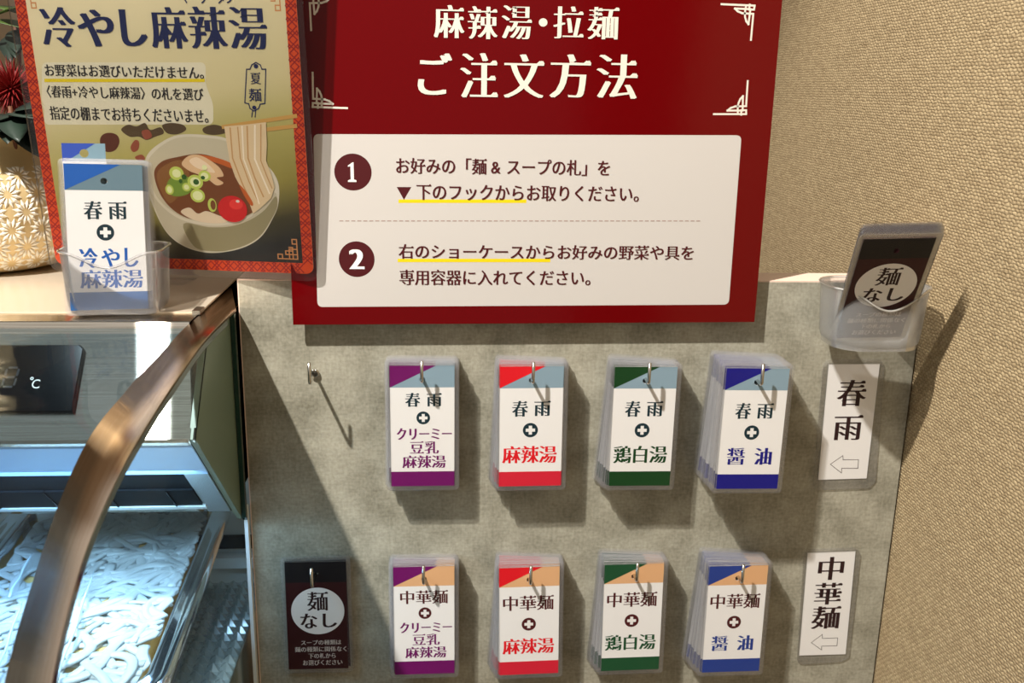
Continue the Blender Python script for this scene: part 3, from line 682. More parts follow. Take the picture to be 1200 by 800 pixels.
CM = {k: card_meshes(v) for k, v in KINDS.items()}
def make_card(kind, label, group, loc, rot):
    r = thing('menu_card', loc, label, 'menu card', group); r.rotation_euler = rot
    CM[kind][0].build('printed_sheet', r); tag(CM[kind][1].build('clear_pouch', r), 'clear laminating pouch around the print'); return r

def make_hook(x, z, L, label):
    r = thing('hook', (x, 0, z), label, 'hook', 'metal hooks on the grey board')
    q = MB(); pts = [(0, -0.0005, -0.0), (0, -L * 0.5, 0.0004), (0, -L + 0.003, 0.0006)]
    for k in range(1, 6):
        a = k / 5 * pi / 2; pts.append((0, -L + 0.003 - 0.003 * sin(a), 0.0036 - 0.003 * cos(a)))
    pts.append((0, -L, 0.0200)); q.tube(pts, 0.0015, 'steel_wire', n=12); q.build('wire', r)
    q = MB(); ring = [(0.0032 * sin(2 * pi * k / 14) + 0.0, -0.0016, 0.0032 * cos(2 * pi * k / 14) + 0.0) for k in range(15)]
    q.tube(ring, 0.0013, 'steel_wire', n=8); q.build('eyelet', r)
    q = MB(); q.lathe([(0.0012, 0), (0.0030, 0), (0.0030, 0.0012), (0.0012, 0.0014)], (0, 0, 0), 'steel_wire', n=16); po = q.build('screw_plate', r); po.rotation_euler = (radians(90), 0, 0)
    return r

STK = [  # key, hook x, hook z, hook length, front y, count, front roll, back roll (deg, + swings the foot left), front x shift, words
 ('p1', -0.0168, 1.0945, 0.034, -0.0200, 10, 0.0, 0.3, 'purple-cornered card with grey-blue triangle', 'upper'),
 ('r1', 0.0825, 1.0940, 0.036, -0.0220, 11, -0.3, 2.0, 'red-cornered card with grey-blue triangle', 'upper'),
 ('g1', 0.1872, 1.0935, 0.038, -0.0235, 12, 0.3, 4.2, 'green-cornered card with grey-blue triangle', 'upper'),
 ('b1', 0.2850, 1.0975, 0.056, -0.0430, 18, 0.6, 3.4, 'royal-blue-cornered card with grey-blue triangle', 'upper'),
 ('p2', -0.0165, 0.8945, 0.033, -0.0195, 10, -0.2, 0.4, 'purple-cornered card with peach triangle', 'lower'),
 ('r2', 0.0848, 0.8935, 0.036, -0.0230, 12, -1.0, 3.0, 'red-cornered card with peach triangle', 'lower'),
 ('g2', 0.1868, 0.8945, 0.036, -0.0225, 11, -0.6, 3.2, 'green-cornered card with peach triangle', 'lower'),
 ('b2', 0.2880, 0.8940, 0.042, -0.0290, 14, -0.2, 5.0, 'blue-cornered card with peach triangle', 'lower')]
COLN = {'p': 'purple', 'r': 'red', 'g': 'green', 'b': 'blue'}
rnd = random.Random(11)
for key, hx, hz, L, yf, n, rf, rb, words, row in STK:
    make_hook(hx, hz, L, 'steel hook holding the %s cards of the %s row' % (COLN[key[0]], row))
    grp = '%s cards on the %s row hook' % (COLN[key[0]], row)
    front = make_card(key, 'front white %s, %s row' % (words, row), grp, (hx, yf, hz - 0.0011), (0, radians(rf), 0))
    y0 = -0.0015
    for i in range(n - 1):
        f = i / (n - 1); c = copy_tree(front)
        c.location = (hx + rnd.uniform(-0.0009, 0.0009), y0 + (yf - y0) * f, hz - 0.0011 + rnd.uniform(-0.0006, 0.0003))
        roll = rb + (rf - rb) * f ** 1.5 + rnd.uniform(-0.7, 0.7)
        c.rotation_euler = (0, radians(roll), 0)
        c['label'] = 'laminated card behind the front one in the %s stack of the %s row' % (COLN[key[0]], row)
make_hook(-0.1152, 1.0938, 0.035, 'bare steel hook with no cards, left end of the upper row')
make_hook(-0.1205, 0.8945, 0.034, 'steel hook holding the dark maroon card at lower left')
for i, (y, lab) in enumerate(((-0.0060, 'dark maroon card with a white circle hanging at lower left of the board'), (-0.0030, 'second dark maroon card tucked behind the lower-left one'))):
    c = make_card('n', lab, 'maroon cards on the lower left hook', (-0.1207, y, 0.8933), (0, radians(0.3 + i * 0.8), 0)) if i == 0 else copy_tree(c)
    if i: c.location = (-0.1207, y, 0.8931); c.rotation_euler = (0, radians(-0.8), 0); c['label'] = lab

# ================================================================== plastic pockets
def pocket(name, loc, rot, w_, d_, h_, dip, taper, mt, label, wall=0.0014, rad=0.012, bot=1.0):
    """open box with rounded corners; the front rim dips in the middle. local origin at the back bottom centre, front towards -Y"""
    r = thing(name, loc, label, 'card holder'); r.rotation_euler = (0, 0, rot)
    def loop(inset, s):
        hw = w_ / 2 - inset - taper * (1 - s); f = -d_ + inset + taper * (1 - s) * 0.6; b = -inset
        pts = rrect(-hw, f, hw, b, max(0.002, rad - inset), 8)
        dense = []
        for p_, q_ in zip(pts, pts[1:] + pts[:1]):
            L = math.hypot(q_[0] - p_[0], q_[1] - p_[1]); k = max(1, int(L / 0.003))
            dense += [(p_[0] + (q_[0] - p_[0]) * i / k, p_[1] + (q_[1] - p_[1]) * i / k) for i in range(k)]
        return dense
    def rim(x, y):
        f = max(0.0, min(1.0, (-y - d_ * 0.80) / (d_ * 0.12))); u = abs(x) / (w_ * 0.45)
        return h_ - dip * f * (0.5 + 0.5 * cos(pi * min(1, u)))
    base = loop(0, 0); k = len(base)
    def ringo(inset, s, dz=0.0):
        # same point count: scale base loop
        out = []
        sx_ = (w_ / 2 - inset - taper * (1 - s)) / (w_ / 2 - taper); 
        for (x, y) in base:
            yy = -d_ / 2 + (y + d_ / 2) * ((d_ / 2 - inset - taper * (1 - s) * 0.3) / (d_ / 2 - taper * 0.3))
            out.append((x * sx_, yy, rim(x * sx_, yy) * s + dz))
        return out
    q = MB(); lev = [0.0, 0.02, 0.06, 0.12, 0.2, 0.4, 0.6, 0.8, 0.97, 1.0]; e0 = [0.008, 0.005, 0.0025, 0.0008, 0, 0, 0, 0, 0, -0.0006]
    rings = [ringo(e_ * (bot if s < 0.3 else 1), s) for e_, s in zip(e0, lev)]
    q.loft(rings, mt, caps=False, smooth=True)
    inner = [ringo(wall + 0.0, s, 0.0) for s in (1.0, 0.9, 0.5, 0.06)]
    inner[-1] = [(x, y, 0.0016) for x, y, z in inner[-1]]
    q.loft([rings[-1], inner[0]], mt, caps=False, smooth=True); q.loft(inner, mt, caps=False, smooth=True)
    q.add(rings[0], [tuple(range(k - 1, -1, -1))], mt); q.add(inner[-1], [tuple(range(k))], mt)
    q.build('pocket', r); q = MB()
    q.tube([Vector(p_) for p_ in rings[-1]] + [Vector(rings[-1][0])], 0.0011, mt + '_rim', n=6); q.build('rim', r); return r
pk = pocket('card_pocket', (0.3885, -0.0006, 1.1295), 0, 0.090, 0.0690, 0.0560, 0.017, 0.004, 'frosted_plastic', 'frosted plastic pocket fixed at the top right corner of the board', rad=0.026)
q = MB(); q.box((-0.020, -0.0002, 0.010), (0.020, 0.0006, 0.045), 'putty'); q.build('adhesive_pad', pk)
pl = pocket('card_pocket', (-0.2668, -0.0260, 1.1657), radians(2), 0.0785, 0.0530, 0.0520, 0.012, 0.003, 'clear_acrylic', 'clear acrylic pocket standing on the steel showcase hood', bot=0.5)

# maroon cards leaning out of the right pocket
def frame(ax, up, pos):
    ax = Vector(ax).normalized(); up = Vector(up); up = (up - ax * up.dot(ax)).normalized(); bk = up.cross(ax)
    return Matrix(((ax.x, bk.x, up.x, pos[0]), (ax.y, bk.y, up.y, pos[1]), (ax.z, bk.z, up.z, pos[2]), (0, 0, 0, 1)))
ax, up, pos = Vector((0.9935, -0.1044, 0.0448)), Vector((-0.0929, -0.5197, 0.8493)), Vector((0.3783, -0.0719, 1.1876))
first = None
for i in range(10):
    tlt = 0.012 * i; u2 = up.normalized()
    a2 = ax
    bk = u2.cross(a2).normalized(); foot = pos - up * 0.0585
    ctr = foot + bk * 0.0015 * i + u2 * 0.0585 + ax * (0.0005 * i + 0.0006 * (i % 3))
    hole = ctr + u2 * 0.0451
    if first is None:
        first = c = make_card('n', 'front maroon card with white circle leaning out of the frosted pocket', 'maroon cards in the frosted pocket', (0, 0, 0), (0, 0, 0))
    else:
        c = copy_tree(first); c['label'] = 'laminated maroon card behind the front one in the frosted pocket'
    c.matrix_world = frame(a2, u2, hole)
# blue cards standing in the left pocket
ax, up, pos = Vector((0.960, 0.278, -0.033)), Vector((-0.035, 0.175, 0.984)), Vector((-0.2690, -0.0590, 1.2270))
first = None
for i in range(8):
    u2 = up; bk = u2.cross(ax).normalized(); hole = pos + u2 * 0.0451 + bk * 0.0015 * i + ax * 0.0006 * i
    if first is None:
        first = c = make_card('cold', 'front card with sky-blue corner and blue foot in the clear pocket on the hood', 'blue cards in the clear pocket', (0, 0, 0), (0, 0, 0))
    else:
        c = copy_tree(first); c['label'] = 'laminated card behind the front one in the clear pocket on the hood'
    c.matrix_world = frame(ax, u2, hole)
# the small loose tag behind them
r = thing('paper_tag', (0, 0, 0), 'small blue and slate tag with a round hole sticking up behind the clear pocket cards', 'tag')
q = MB(); P = Print(q, -0.0002); hole = circle(0.2, -8.0, 3.4, n=24); o_ = [(-16.5, -78), (16.5, -78), (16.5, 0), (-16.5, 0)]
slab(q, o_, [hole], -0.0002, 0.0002, 'print_white'); P.loops([[(-16.5, -14.5), (16.5, -14.5), (16.5, 0), (-16.5, 0)], hole], 'print_slate', 1); P.tri(cut([(-16.5, -14.5), (-13.5, -14.5), (9, 0), (-16.5, 0)], hole), 'print_royal2', 2)
q.build('printed_sheet', r); r.matrix_world = frame((0.985, 0.17, -0.01), (-0.05, 0.10, 0.99), (-0.2900, -0.0340, 1.3000))

# ================================================================== direction labels taped to the board
def label_strip(px, fx, words, ys, arrow, label, name='direction_label'):
    (x0, z1), (x1, z1b), (x2, z0), (x3, z0b) = px
    r = thing(name, (0, 0, 0), label, 'label', 'white direction labels on the board')
    ox, oz = px[0]; q = MB(); P = Print(q, -0.0010)
    lp = [((a - ox) * 1000, (b - oz) * 1000) for a, b in (px[2], px[3], px[1], px[0])]
    slab(q, lp, [], -0.0010, -0.0008, 'print_white')
    for ch, (a, b, c_, d_) in zip(words, ys): P.text(ch, a, b, c_, d_, 'print_inkbrown', 1, .03)
    P.strokes(arrow, 0.5, 'print_inkbrown', 1); q.build('printed_sheet', r)
    q = MB(); fp = [((a - ox) * 1000, (b - oz) * 1000) for a, b in fx]; slab(q, fp, [lp], -0.0014, -0.0004, 'pouch_margin'); Print(q, -0.0014).loops([lp], 'pouch_film', 0); q.build('clear_pouch', r)
    r.location = (ox, 0, oz); return r
def soft(px, r=6):
    pts = [Vector(p_) for p_ in px]; out = []; n = len(pts)
    for i, p_ in enumerate(pts):
        a = (pts[i - 1] - p_).normalized() * r / 1000; b = (pts[(i + 1) % n] - p_).normalized() * r / 1000
        for k in range(6):
            t_ = k / 5; out.append(tuple((p_ + a) * (1 - t_) ** 2 + 2 * p_ * t_ * (1 - t_) + (p_ + b) * t_ * t_))
    return out

# artwork measured in mm on each poster
RED= [('p', 'white', [(23.6, 165.4), (394.3, 169.7), (394.6, 17.8), (22.0, 15.1)]),
 ('t', '麻', 125.7, 245.7, 151.4, 271.6, 'cream', 0.03),
 ('t', '辣', 154.0, 245.4, 179.2, 271.2, 'cream', 0.03),
 ('t', '湯', 182.2, 246.0, 208.0, 272.5, 'cream', 0.03),
 ('c', 'cream', 217.2, 259.7, 3.6, 3.3),
 ('t', '拉', 225.8, 247.3, 251.9, 272.9, 'cream', 0.03),
 ('t', '麺', 254.7, 247.3, 281.6, 273.0, 'cream', 0.028),
 ('t', 'ご', 112.2, 199.4, 141.2, 233.3, 'cream', 0.035),
 ('t', '注', 147.8, 197.6, 180.2, 234.1, 'cream', 0.035),
 ('t', '文', 184.6, 198.2, 219.4, 233.8, 'cream', 0.035),
 ('t', '方', 223.8, 198.9, 259.4, 234.6, 'cream', 0.035),
 ('t', '法', 263.8, 198.9, 299.9, 235.3, 'cream', 0.035),
 ('c', 'maroon', 56.2, 133.9, 15.9, 15.7),
 ('c', 'maroon', 57.6, 58.2, 15.6, 15.9),
 ('p', 'paper', [(51.8, 125.5), (59.0, 125.5), (59.0, 127.0), (56.9, 127.7), (56.9, 142.2), (56.0, 142.2), (52.0, 139.5), (52.0, 138.4), (54.1, 138.9), (54.1, 127.7), (51.8, 127.0)]),
 ('t', '2', 50.9, 49.5, 64.3, 67.0, 'white', 0.05),
 ('t', 'お好みの「麺 & スープの札」を', 93.0, 133.1, 279.2, 146.8, 'maroon'),
 ('p', 'maroon', [(93.4, 121.6), (106.0, 121.7), (99.5, 110.6)]),
 ('p', 'yellow', [(94.8, 110.9), (206.3, 111.9), (206.3, 108.9), (94.8, 107.9)]),
 ('t', '下のフックからお取りください。', 110.3, 110.8, 306.0, 124.4, 'maroon'),
 ('p', 'yellow', [(93.4, 58.8), (228.8, 59.5), (228.9, 56.4), (93.4, 55.8)]),
 ('t', '右のショーケースからお好みの野菜や具を', 94.1, 59.1, 358.7, 71.9, 'maroon'),
 ('t', '専用容器に入れてください。', 94.7, 35.4, 265.8, 49.2, 'maroon'),
 ('p', 'dash', [(43.7, 91.8), (364.6, 94.3)])]
ORN= [[(396.0, 215.5), (396.3, 194.5)], [(368.3, 187.3), (396.9, 187.8), (396.6, 191.0), (392.3, 191.0), (392.6, 187.2)], [(396.3, 194.5), (386.7, 194.1), (382.8, 192.7), (380.1, 190.5), (393.5, 190.7)], [(392.8, 202.8), (390.7, 200.4), (389.5, 197.4), (388.9, 194.2), (389.5, 187.7)], [(392.8, 202.8), (393.5, 190.7)]]
SUMMER= [('t', '冷', 19.5, 187.9, 50.5, 219.4, 'navy', 0.035),
 ('t', 'や', 51.5, 188.7, 83.2, 217.8, 'navy', 0.04),
 ('t', 'し', 88.5, 189.4, 111.2, 218.1, 'navy', 0.045),
 ('t', '麻', 114.1, 188.2, 145.8, 220.3, 'navy', 0.033),
 ('t', '辣', 146.8, 188.3, 179.3, 220.9, 'navy', 0.033),
 ('t', '湯', 180.8, 188.4, 213.2, 220.9, 'navy', 0.033),
 ('t', 'マーラータン', 143.0, 223.2, 187.2, 233.6, 'navy'),
 ('p', 'halo', [(15.6, 175.4), (158.5, 177.5), (156.6, 159.8), (161.6, 144.0), (159.9, 127.2), (9.2, 123.9), (11.9, 139.7), (9.8, 141.1)]),
 ('t', 'お野菜はお選びいただけません。', 17.1, 164.3, 155.9, 174.1, 'ink', 0.02),
 ('p', 'yellow', [(15.6, 162.1), (156.4, 164.4), (156.1, 161.8), (15.2, 159.4)]),
 ('t', '〈春雨+冷やし麻辣湯〉の札を選び', 15.9, 146.7, 154.1, 156.8, 'ink', 0.02),
 ('t', '指定の棚までお持ちくださいませ。', 15.8, 128.4, 156.2, 139.7, 'ink', 0.02),
 ('s', 'navy', 0.9, [(192.9, 172.6), (195.8, 172.7), (197.6, 176.1), (201.3, 178.1), (204.8, 176.2), (206.0, 172.8), (209.2, 172.9), (206.2, 145.5), (202.2, 144.8), (200.4, 141.3), (196.5, 139.1), (193.1, 141.1), (192.3, 144.9), (189.0, 145.6), (192.9, 172.6)]),
 ('c', 'navy', 201.1, 175.1, 1.9, 1.8),
 ('c', 'navy', 196.8, 141.9, 1.8, 1.7),
 ('s', 'navy', 0.8, [(195.1, 139.1), (193.9, 134.2)]),
 ('s', 'navy', 0.8, [(197.7, 139.1), (196.9, 134.3)]),
 ('t', '夏', 195.5, 160.9, 204.5, 170.3, 'navy', 0.01),
 ('t', '麺', 192.9, 147.1, 203.9, 157.4, 'navy', 0.01),
 ('p', 'spice', [(57.4, 111.3), (60.4, 116.4), (66.8, 118.4), (73.5, 116.7), (75.0, 111.0), (71.0, 104.4), (64.5, 102.0), (58.7, 104.1)]),
 ('p', 'spice2', [(77.9, 121.1), (84.6, 125.5), (92.0, 124.3), (99.9, 127.3), (103.8, 121.7), (113.1, 124.0), (115.5, 119.1), (107.6, 116.0), (99.6, 113.0), (93.2, 115.7), (84.8, 115.5)]),
 ('p', 'spice2', [(114.8, 125.5), (122.6, 127.8), (133.0, 126.6), (135.5, 122.4), (127.6, 118.6), (118.6, 119.2)]),
 ('p', 'spice2', [(150.7, 124.1), (159.9, 127.2), (168.7, 125.2), (171.2, 121.0), (160.6, 118.7), (151.7, 119.9)]),
 ('p', 'spice3', [(84.4, 106.9), (89.0, 112.7), (92.6, 111.4), (91.0, 104.9), (86.1, 102.6)]),
 ('p', 'spice3', [(96.0, 120.1), (102.3, 121.6), (104.6, 116.0), (98.2, 113.7)]),
 ('p', 'spice3', [(87.1, 98.2), (93.5, 100.6), (96.1, 97.0), (91.2, 94.7)]),
 ('s', 'stick', 3.2, [(168.7, 125.6), (210.7, 132.4), (231.4, 135.7)]),
 ('s', 'stick', 3.2, [(196.6, 123.0), (230.8, 127.6)]),
 ('p', 'bowl', [(95.7, 94.1), (101.5, 103.7), (113.2, 111.9), (125.1, 117.2), (138.1, 118.9), (155.3, 118.2), (170.0, 116.1), (186.4, 107.2), (200.4, 97.5), (209.4, 87.6), (213.0, 76.1), (211.0, 60.5), (205.6, 49.2), (195.2, 33.8), (182.0, 24.2), (164.5, 18.2), (144.8, 15.9), (127.1, 19.2), (113.1, 27.2), (104.4, 39.1), (97.4, 58.6), (94.1, 75.6)]),
 ('p', 'bowl2', [(96.6, 70.5), (103.0, 60.2), (113.5, 50.0), (126.7, 43.6), (147.3, 40.5), (165.2, 41.9), (182.6, 47.7), (197.2, 57.9), (208.8, 71.5), (210.3, 60.5), (204.8, 49.2), (194.5, 34.5), (181.3, 24.9), (164.5, 18.9), (144.8, 16.7), (127.2, 19.9), (113.2, 27.9), (104.5, 39.9), (99.0, 58.6)]),
 ('p', 'bowl3', [(124.1, 41.3), (147.1, 39.0), (166.6, 40.4), (184.0, 46.3), (198.5, 55.7), (209.3, 67.9), (210.1, 59.0), (203.9, 47.6), (193.6, 33.7), (180.6, 24.9), (163.0, 18.9), (148.8, 17.6), (132.0, 20.9)]),
 ('p', 'bowlin', [(98.8, 94.2), (104.4, 102.3), (114.4, 109.8), (125.6, 115.0), (137.9, 116.7), (154.3, 116.0), (169.1, 113.9), (184.7, 105.7), (198.1, 96.0), (206.9, 85.4), (210.0, 76.7), (205.5, 67.8), (195.6, 57.8), (181.2, 49.2), (165.4, 44.1), (147.5, 42.8), (127.0, 45.9), (113.8, 53.1), (104.1, 62.5), (98.8, 75.8)]),
 ('p', 'soup', [(103.3, 87.0), (111.1, 95.2), (124.6, 99.2), (143.9, 102.5), (158.7, 100.0), (173.2, 94.6), (187.5, 86.3), (198.8, 77.9), (204.1, 69.2), (194.1, 57.8), (181.2, 49.9), (165.5, 44.9), (147.6, 43.6), (127.8, 46.7), (115.5, 53.9), (107.4, 64.1), (103.4, 75.9)]),
 ('p', 'soup2', [(105.2, 84.1), (115.5, 93.1), (129.6, 96.4), (134.3, 84.1), (124.9, 69.1), (114.5, 59.1), (107.8, 67.9)]),
 ('p', 'oil', [(143.8, 101.8), (158.7, 100.0), (172.5, 95.3), (172.9, 91.0), (162.6, 94.3), (149.5, 98.4)]),
 ('p', 'chick', [(128.5, 93.5), (134.5, 100.1), (142.3, 101.8), (149.6, 99.8), (156.7, 95.6), (162.3, 90.7), (164.7, 84.2), (158.5, 82.6), (164.1, 78.3), (157.8, 76.0), (150.7, 80.9), (142.0, 85.1), (134.7, 87.8)]),
 ('p', 'chick2', [(135.7, 96.6), (142.0, 99.6), (147.8, 96.9), (153.4, 92.7), (157.4, 86.9), (148.4, 88.2), (139.7, 91.6)]),
 ('p', 'noodle', [(123.0, 51.8), (131.2, 55.9), (138.3, 50.8), (146.3, 53.3), (156.7, 49.9), (165.6, 46.4), (160.7, 43.2), (146.7, 42.8), (133.1, 45.4)]),
 ('p', 'leaf', [(113.6, 76.9), (122.1, 84.5), (131.1, 83.3), (138.1, 77.6), (132.6, 68.6), (121.4, 65.3), (114.0, 68.0)]),
 ('c', 'onion', 123.0, 85.3, 6.5, 5.9),
 ('c', 'onion2', 123.0, 85.3, 3.8, 3.5),
 ('c', 'onion', 139.0, 78.4, 6.9, 6.2),
 ('c', 'onion2', 139.0, 78.4, 4.6, 4.1),
 ('c', 'leaf2', 139.8, 78.4, 2.6, 2.4),
 ('c', 'onion', 147.9, 83.8, 5.4, 4.7),
 ('c', 'onion2', 147.9, 83.8, 3.4, 2.9),
 ('c', 'leaf2', 146.3, 82.3, 1.9, 1.6),
 ('c', 'onion', 140.0, 66.6, 6.5, 5.9),
 ('c', 'onion2', 140.0, 66.6, 4.5, 4.0),
 ('c', 'leaf2', 129.5, 82.5, 2.3, 2.2),
 ('c', 'leaf2', 126.0, 78.8, 1.6, 1.9),
 ('c', 'onion', 152.2, 58.7, 3.9, 6.0),
 ('c', 'soup', 153.0, 58.8, 2.3, 4.2),
 ('c', 'onion', 115.2, 71.1, 3.8, 4.4),
 ('c', 'onion2', 115.2, 71.1, 2.3, 2.9),
 ('c', 'onion2', 148.7, 91.1, 2.3, 2.2),
 ('c', 'onion', 130.8, 73.7, 3.9, 3.7),
 ('c', 'onion2', 130.8, 73.7, 2.3, 2.2),
 ('p', 'hang', [(169.5, 126.0), (186.7, 127.7), (206.1, 130.3), (205.3, 111.2), (203.5, 98.3), (207.1, 87.6), (209.2, 76.0), (205.4, 66.3), (195.6, 57.8), (188.3, 52.4), (185.4, 62.7), (180.3, 72.9), (175.2, 83.8), (171.8, 96.0), (170.4, 111.8)]),
 ('s', 'hang2', 1.2, [(174.6, 124.7), (174.4, 99.7), (180.8, 78.8), (188.2, 59.8)]),
 ('s', 'hang2', 1.0, [(181.3, 125.5), (181.2, 99.9), (187.0, 80.4), (193.2, 64.4)]),
 ('s', 'hang2', 1.2, [(189.5, 126.4), (188.0, 100.0), (192.5, 83.5), (198.7, 67.6)]),
 ('s', 'hang3', 1.4, [(196.3, 127.2), (193.9, 99.5), (198.7, 85.9), (204.3, 70.7)]),
 ('s', 'hang3', 1.2, [(185.1, 126.3), (184.1, 99.2), (189.4, 82.0), (194.4, 61.5)]),
 ('s', 'hang2', 0.9, [(201.5, 128.1), (199.0, 98.2), (203.2, 85.3), (206.9, 75.2)]),
 ('p', 'oil', [(178.4, 77.3), (184.6, 70.1), (189.1, 61.4), (186.7, 59.8), (181.4, 68.5)]),
 ('c', 'tomato', 170.3, 55.9, 13.0, 11.6),
 ('c', 'tomato2', 173.8, 60.1, 6.1, 4.5),
 ('c', 'cream', 175.5, 62.8, 1.7, 1.2)]

label_strip([(0.368, 1.101), (0.4184, 1.1012), (0.3698, 0.9826), (0.419, 0.9835)],
    soft([(0.3654, 0.9736), (0.3705, 0.9716), (0.4225, 0.9730), (0.4287, 0.9801), (0.4232, 1.1002), (0.4177, 1.1062), (0.3662, 1.105), (0.3628, 1.0993)], 3),
    '春雨', [(11.6, -42.2, 40.7, -15.8), (12.0, -77.0, 40.6, -51.1)], [(12.6, -102.1), (24.3, -93.1), (24.9, -97.5), (40.5, -97.7), (40.9, -106.7), (24.5, -106.5), (24.8, -111.4), (12.6, -102.1)],
    'white strip with two large black characters and a left arrow, under the frosted pocket')
label_strip([(0.3671, 0.9039), (0.4167, 0.9048), (0.3696, 0.7868), (0.4193, 0.787)],
    soft([(0.368, 0.7807), (0.3726, 0.7766), (0.4155, 0.7781), (0.4236, 0.7835), (0.4224, 0.9021), (0.4162, 0.9086), (0.3668, 0.9074), (0.3633, 0.9022)], 3),
    '中華麺', [(12.8, -30.8, 39.7, -5.2), (11.8, -58.7, 40.7, -34.1), (11.5, -86.4, 42.1, -60.6)], [(14.1, -102.3), (24.9, -93.0), (25.4, -97.7), (41.7, -97.5), (41.9, -106.7), (25.5, -106.7), (26.0, -111.2), (14.1, -102.3)],
    'white strip with three large black characters and a left arrow, lower right on board')

# ================================================================== red order-instruction poster
def draw(P, items, layer0=1, bold=0.012):
    for it in items:
        if it[0] == 't':
            b = it[7] if len(it) > 7 else bold; big = (it[5] - it[3]) > 22
            P.text(it[1], it[2], it[3], it[4], it[5], 'print_' + it[6], layer0 + 6, b, 0.016 if big else 0.009)
        elif it[0] == 'p': P.loops([it[2]], 'print_' + it[1], layer0)
        elif it[0] == 's': P.strokes(it[3], it[2], 'print_' + it[1], layer0)
        elif it[0] == 'c': P.loops([circle(it[2], it[3], it[4], it[5], 40)], 'print_' + it[1], layer0)
r = thing('order_poster', (-0.1312, -0.0115, 1.1435), 'large dark red poster with a white instruction panel, fixed across the top of the board', 'poster')
q = MB(); P = Print(q, 0.0); slab(q, [(0, -1.2), (420, 1.4), (420.5, 296), (0.5, 294)], [], 0.0, 0.0016, 'lacquer_red', 'paper_edge')
pan = RED[0][2]
def roundpoly(pts, rr):
    out = []; n = len(pts); pts = [Vector(p_) for p_ in pts]
    for i, p_ in enumerate(pts):
        a = (pts[i - 1] - p_).normalized() * rr; b = (pts[(i + 1) % n] - p_).normalized() * rr
        for k in range(7):
            t_ = k / 6; out.append(tuple((p_ + a) * (1 - t_) ** 2 + 2 * p_ * t_ * (1 - t_) + (p_ + b) * t_ * t_))
    return out
P.loops([roundpoly(pan, 5)], 'print_panel', 1)
for i, it in enumerate(RED[1:]):
    if it[1] == 'dash':
        (xa, za), (xb, zb) = it[2]; k = 62
        for j in range(k):
            f0 = j / k; f1 = (j + 0.55) / k; P.strokes([(xa + (xb - xa) * f0, za + (zb - za) * f0), (xa + (xb - xa) * f1, za + (zb - za) * f1)], 0.7, 'print_dash', 2)
        continue
    if it[0] == 't': draw(P, [it], 1, 0.021)
    else: draw(P, [it], 4 if it[1] == 'paper' else 2)
CXR, CZR = 210.4, 232.5
for fx in (1, -1):
    for fz in (1, -1):
        for pts in ORN:
            P.strokes([(CXR + fx * (x - CXR), CZR + fz * (z - CZR)) for x, z in pts], 1.6, 'print_cream', 2)
q.build('printed_sheet', r)
q = MB()
for x, z in ((30, 20), (390, 20), (210, 12)):
    q.box((x / 1000, 0.0016, z / 1000 - 0.006), (x / 1000 + 0.03, 0.0113, z / 1000 + 0.006), 'putty')
q.build('mounting_pad', r)

# ================================================================== laminated summer-noodle poster on its stand
ax = Vector((0.98401, -0.17813, 0.0)); up = Vector((-0.01552, -0.08576, 0.99619))
r = thing('summer_poster', (0, 0, 0), 'cream laminated poster with orange lattice border and noodle bowl picture at left', 'poster')
r.matrix_world = frame(ax, up, (-0.34574, 0.02826, 1.18877))
q = MB(); P = Print(q, 0.0); Wp, Hp = 238.6, 330.0
slab(q, rrect(0, 0, Wp, Hp, 7), [], 0.0, 0.0004, 'print_orange', 'paper_edge')
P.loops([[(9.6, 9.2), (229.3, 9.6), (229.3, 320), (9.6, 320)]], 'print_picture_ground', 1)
# lattice border
for a0, a1, fixed, vert in ((9, 321, 4.8, True), (9, 321, Wp - 4.8, True), (9, Wp - 9, 4.8, False)):
    n_ = int((a1 - a0) / 10.4); st = (a1 - a0) / n_
    for i in range(n_):
        c_ = a0 + (i + 0.5) * st
        for pts in ([(-3.6, -5.2), (3.6, 1.6)], [(3.6, -5.2), (-3.6, 1.6)], [(-3.6, -1.6), (3.6, 5.2)], [(3.6, -1.6), (-3.6, 5.2)], [(-3.6, -1.6), (-4.4, 0), (-3.6, 1.6)], [(3.6, -1.6), (4.4, 0), (3.6, 1.6)]):
            pp = [((fixed + u_, c_ + v_) if vert else (c_ + v_, fixed + u_)) for u_, v_ in pts]
            P.strokes(pp, 0.9, 'print_lattice', 2)
# key-fret corners
fret = [[(0, 0), (0, 22), (5, 22), (5, 17), (-0, 17)], [(0, 0), (22, 0), (22, 5), (17, 5), (17, 0)], [(0, 11), (9, 11), (9, 0)], [(5, 5), (13, 5), (13, 9), (5, 9), (5, 13), (9, 13)], [(5, 0), (5, 9)], [(0, 5), (9, 5)]]
for cx_, cz_, fx, fz in ((14, 13, 1, 1), (225, 13, -1, 1), (14, 236, 1, -1), (225, 236, -1, -1)):
    for pts in fret: P.strokes([(cx_ + fx * x * 0.8, cz_ + fz * z * 0.8) for x, z in pts], 1.0, 'print_fret', 2)
def smooth_closed(pts, k=5):
    n_ = len(pts); V_ = [Vector(p_) for p_ in pts]; out = []
    for i in range(n_):
        p0, p1, p2, p3 = V_[i - 1], V_[i], V_[(i + 1) % n_], V_[(i + 2) % n_]
        for j in range(k):
            u_ = j / k; out.append(tuple(0.5 * ((2 * p1) + (p2 - p0) * u_ + (2 * p0 - 5 * p1 + 4 * p2 - p3) * u_ * u_ + (3 * p1 - p0 - 3 * p2 + p3) * u_ ** 3)))
    return out
lay = 2
